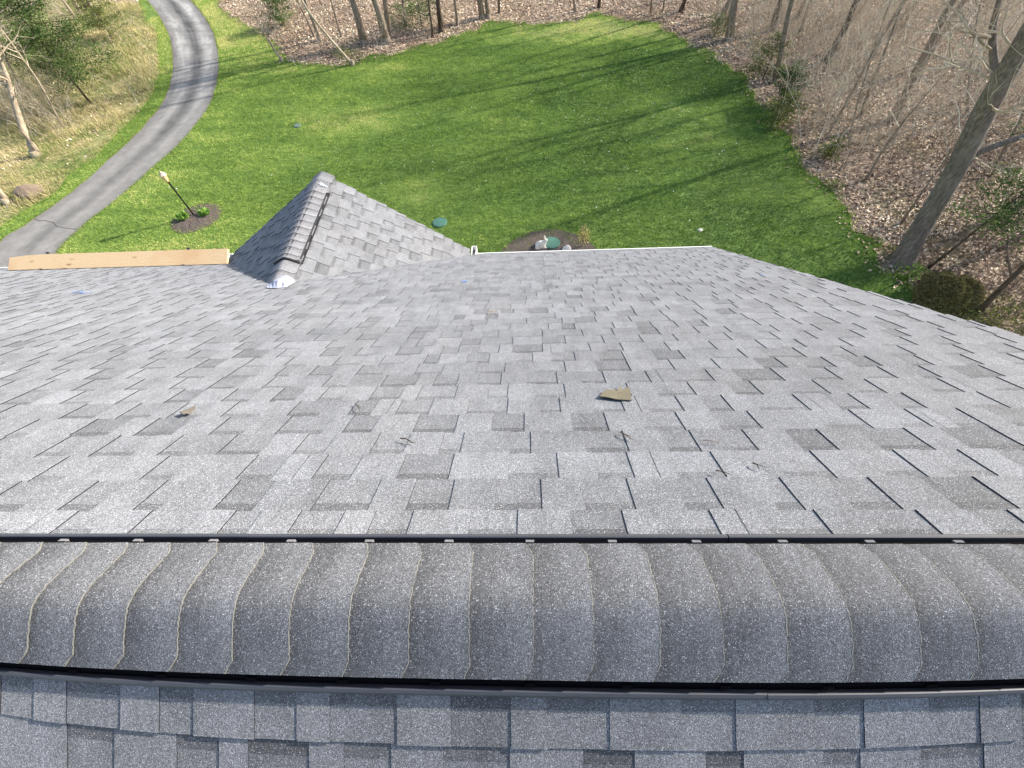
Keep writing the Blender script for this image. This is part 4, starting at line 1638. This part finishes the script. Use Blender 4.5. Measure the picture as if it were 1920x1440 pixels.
for (P_, rc) in limbs:
    for k in range(16):
        i = rr.randrange(3, len(P_) - 1)
        d = (P_[i + 1] - P_[i]).normalized()
        sd = d.orthogonal(); sd.rotate(Matrix.Rotation(rr.uniform(0, 6.28), 3, d))
        d = (d * .6 + sd * .8).normalized()
        q, p_ = [P_[i].copy()], P_[i].copy()
        L = rr.uniform(.7, 2.0)
        r_ = min(float(rc[i]) * .5, .022)
        for j in range(5):
            p_ = p_ + d * L / 5
            d = (d + Vector((rr.gauss(0, .25), rr.gauss(0, .25), rr.gauss(.04, .2)))).normalized()
            q.append(p_.copy())
            if j > 1:
                e_ = (d + Vector((rr.gauss(0, .7), rr.gauss(0, .7), rr.gauss(0, .5)))).normalized() * L * .3
                C.tube([p_, p_ + e_ * .5, p_ + e_ + Vector((0, 0, rr.gauss(0, .05)))], [r_ * .4, r_ * .3, .003], 3, rr.random(), cap=False)
        C.tube(q, [r_ * (1 - .75 * j / 5) for j in range(6)], 4, rr.uniform(.2, .8), cap=False)
C.build('crown', M['twig'], oak)

# trees standing in the woods outside the picture whose shadows streak the turf
rr = random.Random(5)
off = [(17.5, 12.5, 13), (21, 15.5, 15), (19.2, 9.4, 12), (24.5, 13, 15), (16.6, 24.5, 14), (20, 28.5, 15), (15.5, 31, 14), (24, 22, 15), (27, 27, 15), (11.5, 36, 14), (19, 36, 15), (22.5, 5.5, 10), (29, 18, 15)]
for i, (x, y, h) in enumerate(off):
    tree('bare_tree', (x, y, GZ), None, rr.uniform(.07, .12), h, 'tall bare grey brown tree deeper in the woods on the right', group='further woodland trees on the right', seed=100 + i,
         lean=(rr.gauss(0, .05), rr.gauss(0, .05), 1), t0=.35, nl=11)


def conifer(name, base, H, r, label, cat='tree', group=None, seed=1, n=5200, t_lo=.08, mat='needle', lean=(0, 0, 1), wild=.3, trunk='bark_dark', card=(.05, .12), shape=.9, nb=46):
    r_ = np.random.default_rng(seed)
    base = np.asarray(base, float)
    root = empty(name, label, cat, tuple(base), group)
    lean = np.array(lean, float)
    T = MB()
    T.tube([tuple(lean * H * t / lean[2]) for t in (0, .25, .5, .75, .97)], [.016 * H ** .6 * (1 - t) + .008 for t in (0, .25, .5, .75, .97)], 8)
    T.build('trunk', M[trunk], root, smooth=True)
    V, tn = [], []
    B = MB()
    for k in range(nb):
        t = t_lo + (.97 - t_lo) * (k + r_.random()) / nb
        a = r_.uniform(0, 2 * np.pi)
        L = r * ((1 - t) ** shape * .95 + .12) * r_.uniform(1 - wild, 1 + wild)
        o = lean * H * t / lean[2]
        dr_ = np.array([math.cos(a), math.sin(a), r_.uniform(-.05, .45)])
        B.tube([tuple(o), tuple(o + dr_ * L * .5), tuple(o + dr_ * L)], [.012, .008, .003], 3, .3, cap=False)
        m = max(8, int(n / nb * (L / (r * .6))))
        u_ = r_.random(m) ** .7
        c = o + dr_ * L * u_[:, None] + r_.normal(0, 1, (m, 3)) * (.05 + .16 * L * (1 - u_ * .5))[:, None] * [1, 1, .6]
        dd = dr_ + r_.normal(0, .55, (m, 3))
        dd /= np.linalg.norm(dd, axis=1)[:, None]
        ss = np.cross(dd, r_.normal(0, 1, (m, 3)))
        ss /= np.linalg.norm(ss, axis=1)[:, None]
        sz_ = r_.uniform(*card, m)[:, None]
        V.append(np.stack([c - dd * sz_ * .6, c + ss * sz_ * .2, c + dd * sz_ * .6, c - ss * sz_ * .2], 1))
        tn.append(np.clip(r_.normal(.45, .2) + r_.normal(0, .16, m), 0, 1))
    B.build('branches', M['twig_d'], root)
    soup('crown', np.concatenate(V), np.concatenate(tn), M[mat], parent=root)
    return root


# left side: cedars and brush beyond the drive
cb = G(172, 196)
conifer('cedar_tree', cb, 6.4, 2.1, 'tall dark green cedar beyond the drive, thinning at the top', seed=3, n=22000, nb=100, lean=(-.02, .02, 1), wild=.5, shape=.6, t_lo=.16)
conifer('cedar_tree', G(118, 160), 4.2, 1.6, 'lower olive cedar tucked left of the tall dark cedar', seed=8, n=7000, nb=60, wild=.5, shape=.6, mat='bushleaf')
conifer('cedar_tree', G(210, 70), 2.4, 1.2, 'low spreading green juniper behind the tall cedar near the top', seed=13, n=4200, nb=44, wild=.4, shape=.4, mat='bushleaf')
conifer('cedar_tree', G(60, 120), 5.4, 1.9, 'grey green leafing tree at the far left behind the brush', seed=18, n=3500, nb=60, wild=.5, shape=.4, mat='dry')
g_l = 'bare trees beyond the driveway'
ptree((70, 292), (20, 208), 12, 5.2, 'short pale barked tree with a bushy twig crown beyond the drive', group=g_l, seed=51, mat='bark_pale', t0=.42, nl=16, limb=.42, wander=.09, twn=1.5)
ptree((15, 381), (-8, 352), 9, 5, 'pale trunk cut by the left edge beside the boulder', group=g_l, seed=52, mat='bark_pale', t0=.45, nl=10)
ptree((143, 36), (112, -8), 4.5, 10, 'slim pale trunk nearest the cedar at the top of the left woods', group=g_l, seed=53, mat='bark_pale', t0=.5)
ptree((153, 26), (136, -2), 5, 11, 'pale trunk in the middle of three at the top of the left woods', group=g_l, seed=54, mat='bark_pale', t0=.5)
ptree((181, 31), (160, -4), 5.5, 11, 'pale trunk nearest the drive at the top of the left woods', group=g_l, seed=55, mat='bark_pale', t0=.5)
ptree((118, 240), (70, 150), 3, 7, 'long thin pale whip leaning left through the brush', group=g_l, seed=56, mat='bark_pale', t0=.3)
ptree((40, 170), (0, 90), 5, 7, 'grey multi twigged tree at the far left above the pale tree', group=g_l, seed=57, t0=.25, nl=16, limb=.4, twn=1.5)
ptree((-30, 250), (-60, 190), 7, 6, 'dense twigged tree at the left edge of the brush', group=g_l, seed=58, t0=.2, nl=18, limb=.5, twn=1.5)
ptree((90, 120), (62, 60), 5, 8, 'twiggy grey tree rising through the olive cedar', group=g_l, seed=59, t0=.25, nl=14, limb=.4, twn=1.4)
ptree((10, 60), (-30, 0), 6, 9, 'leafless tree at the upper left corner', group=g_l, seed=60, t0=.2, nl=16, limb=.4, twn=1.4)

# small ornamental tree in the lawn
ptree((529, 115), (505, 76), 4.6, 2.4, 'small bare silvery sapling leaning left alone in the lawn', group=None, seed=64, mat='bark_pale', t0=.42, nl=14, limb=.55, twn=1.5, name='sapling')

# evergreens and shrubs in the woods
conifer('pine_sapling', G(792, 52), 3.0, 1.25, 'soft green pine sapling between trunks at the far lawn edge', seed=21, n=3000, nb=34, wild=.4, shape=.5)
conifer('evergreen_shrub', G(533, 50), 1.7, .95, 'dark green shrub at the woods edge near the top of the drive', cat='shrub', seed=22, n=3000, nb=34, wild=.3, shape=.3)
conifer('evergreen_shrub', G(1464, 196), 1.6, .8, 'bluish evergreen shrub at the foot of the brown trunk', cat='shrub', seed=23, n=2400, nb=30, wild=.4, shape=.4)
conifer('evergreen_shrub', G(1430, 150), 1.9, 1.0, 'loose olive shrub on the lawn side of the brown trunk', cat='shrub', seed=24, n=1500, nb=28, wild=.5, shape=.4, mat='bushleaf')
conifer('evergreen_shrub', G(1462, 236), 1.2, .8, 'low scrubby shrub at the lawn edge below the bluish evergreen', cat='shrub', seed=25, n=1400, nb=24, wild=.5, shape=.3, mat='bushleaf')
conifer('evergreen_shrub', G(1340, 70), 1.0, .7, 'sparse green shrub in front of the twin leaning trunks', cat='shrub', seed=26, n=700, nb=18, wild=.5, shape=.3, mat='bushleaf')
conifer('evergreen_shrub', G(1555, 300), .7, .5, 'small green tuft in leaves beside the lawn edge', cat='shrub', seed=27, n=600, nb=16, wild=.5, shape=.3, mat='bushleaf')
conifer('hemlock_sapling', G(1742, 502), 3.6, 1.6, 'drooping green hemlock sapling right of the oak trunk', cat='tree', seed=28, n=3600, nb=26, wild=.6, shape=.5, lean=(.12, -.05, 1), t_lo=.45)
conifer('hemlock_sapling', G(1895, 400), 4.0, 1.6, 'hazy green hemlock at the right edge above the leaves', cat='tree', seed=29, n=3000, nb=26, wild=.6, shape=.5, t_lo=.3)
plant('green_tuft', G(1705, 512), .5, .30, 420, 'bright', 'bright green tuft at the foot of the oak', cat='plant', seed=31, leaf=(.04, .09))
plant('green_tuft', G(1676, 480), .42, .25, 320, 'bushleaf', 'darker green tuft on the lawn side of the oak foot', cat='plant', seed=32, leaf=(.04, .09))
plant('green_tuft', G(1800, 590), .9, .35, 900, 'bushleaf', 'spreading low green cover under the dark crooked sapling', cat='plant', seed=33, leaf=(.04, .10))
plant('green_tuft', G(1870, 608), 1.2, .5, 1500, 'bushleaf', 'thick low green cover nearest the roof edge on the right', cat='plant', seed=34, leaf=(.04, .10))
plant('green_tuft', G(1562, 350), .35, .25, 200, 'bushleaf', 'small leafy tuft marking the lawn edge left of the oak', cat='plant', seed=36, leaf=(.04, .09))
plant('green_tuft', G(660, 112), .8, .4, 420, 'bushleaf', 'green weedy tuft round the thin pale leaning stem', cat='plant', seed=37, leaf=(.04, .09))
plant('green_tuft', G(640, 103), .6, .35, 260, 'bushleaf', 'weedy green tuft in the leaves left of the pale leaning stem', cat='plant', seed=38, leaf=(.04, .09))
plant('yellow_shrub', G(1093, 462), .24, .95, 260, 'yellow', 'narrow upright pale yellow shrub in the mulch bed by the house', cat='shrub', seed=39, leaf=(.04, .09), up=.8)
conifer('fallen_branch', G(760, 40), .8, 1.1, 'mossy green fallen branch lying among the leaves behind the lawn', cat='branch', seed=40, n=900, nb=20, wild=.6, shape=.2)

# round clipped bush
bb = G(1760, 562)
bush = empty('round_bush', 'dark round clipped bush at the lawn corner below the oak', 'bush', tuple(bb))
r_ = np.random.default_rng(44)
n = 26000
th, ph = r_.uniform(0, 2 * np.pi, n), np.arccos(r_.uniform(-.25, 1, n))
rad = .70 * (1 - .5 * r_.random(n) ** 2.5) * (1 + .10 * np.sin(th * 3 + ph * 2) + .07 * np.sin(th * 7 + ph * 5))
c = np.stack([np.cos(th) * np.sin(ph) * rad * 1.15, np.sin(th) * np.sin(ph) * rad, np.cos(ph) * rad * .85 + .22], 1)
nn_ = np.stack([np.cos(th) * np.sin(ph), np.sin(th) * np.sin(ph), np.cos(ph)], 1)
dd = nn_ * .8 + r_.normal(0, .5, (n, 3)); dd /= np.linalg.norm(dd, axis=1)[:, None]
ss = np.cross(dd, r_.normal(0, 1, (n, 3))); ss /= np.linalg.norm(ss, axis=1)[:, None]
sz_ = r_.uniform(.02, .05, n)[:, None]
soup('foliage', np.stack([c - dd * sz_, c + ss * sz_ * .35, c + dd * sz_, c - ss * sz_ * .35], 1), np.clip(r_.normal(.4, .25, n), 0, 1), M['olive'], parent=bush)
mb = MB()
for k in range(9):
    a = k * .7
    mb.tube([(0, 0, 0), (math.cos(a) * .25, math.sin(a) * .25, .35), (math.cos(a) * .6, math.sin(a) * .6, .7)], [.03, .02, .008], 5)
mb.build('stem', M['bark_dark'], bush)

# brushy undergrowth too thick to count
def brush(name, region, n, seed, hr, mat, poly=None, notpoly=None, tone=(.1, 1), rr_=(.003, .007)):
    q = random.Random(seed)
    mb = MB()
    k = 0
    while k < n:
        x, y = q.uniform(region[0], region[1]), q.uniform(region[2], region[3])
        c = G(x, y)
        A = np.array([c[0]]), np.array([c[1]])
        if poly is not None and not inside(poly, *A)[0]:
            continue
        if notpoly is not None and any(inside(p, *A)[0] for p in notpoly):
            continue
        if q.random() > vnoise(c[0], c[1], .6) * 1.6:
            continue
        k += 1
        h = q.uniform(*hr)
        d = Vector((q.gauss(0, .3), q.gauss(0, .3), 1)).normalized()
        p_ = Vector(c)
        pts_ = [p_.copy()]
        for i in range(4):
            p_ = p_ + d * h / 4
            d = (d + Vector((q.gauss(0, .22), q.gauss(0, .22), 0))).normalized()
            pts_.append(p_.copy())
            if i > 0:
                for _ in range(2):
                    e_ = (d + Vector((q.gauss(0, .9), q.gauss(0, .9), q.gauss(.1, .3)))).normalized() * h * q.uniform(.15, .4)
                    m_ = p_ + e_ * .5 + Vector((q.gauss(0, .04), q.gauss(0, .04), q.gauss(0, .04)))
                    mb.tube([p_, m_, p_ + e_], [rr_[0], rr_[0] * .8, rr_[0] * .5], 3, q.uniform(*tone), cap=False)
        r0 = q.uniform(*rr_)
        mb.tube(pts_, [r0 * (1.2 - i * .2) for i in range(5)], 3, q.uniform(*tone), cap=False)
    return mb.build(name, M[mat], kind='stuff')


nots = [lp, vp, dpoly]
brush('undergrowth', (1380, 1990, -20, 330), 1300, 5, (.8, 3.2), 'twig', notpoly=nots)
brush('undergrowth', (1640, 1990, 250, 640), 650, 6, (.6, 2.0), 'twig_d', notpoly=nots)
brush('undergrowth', (440, 1350, -30, 110), 800, 7, (.6, 2.2), 'twig', notpoly=nots)
brush('undergrowth', (-80, 150, -30, 260), 1500, 8, (.8, 2.8), 'twig', notpoly=nots)
brush('undergrowth', (60, 300, -20, 200), 260, 9, (.5, 1.5), 'twig', notpoly=nots)
brush('undergrowth', (1400, 2000, -20, 300), 420, 15, (2.0, 5.0), 'twig', notpoly=nots, tone=(.4, 1), rr_=(.006, .012))
brush('undergrowth', (1330, 1990, -30, 140), 1100, 16, (1.0, 3.8), 'twig', notpoly=nots, tone=(.3, 1))
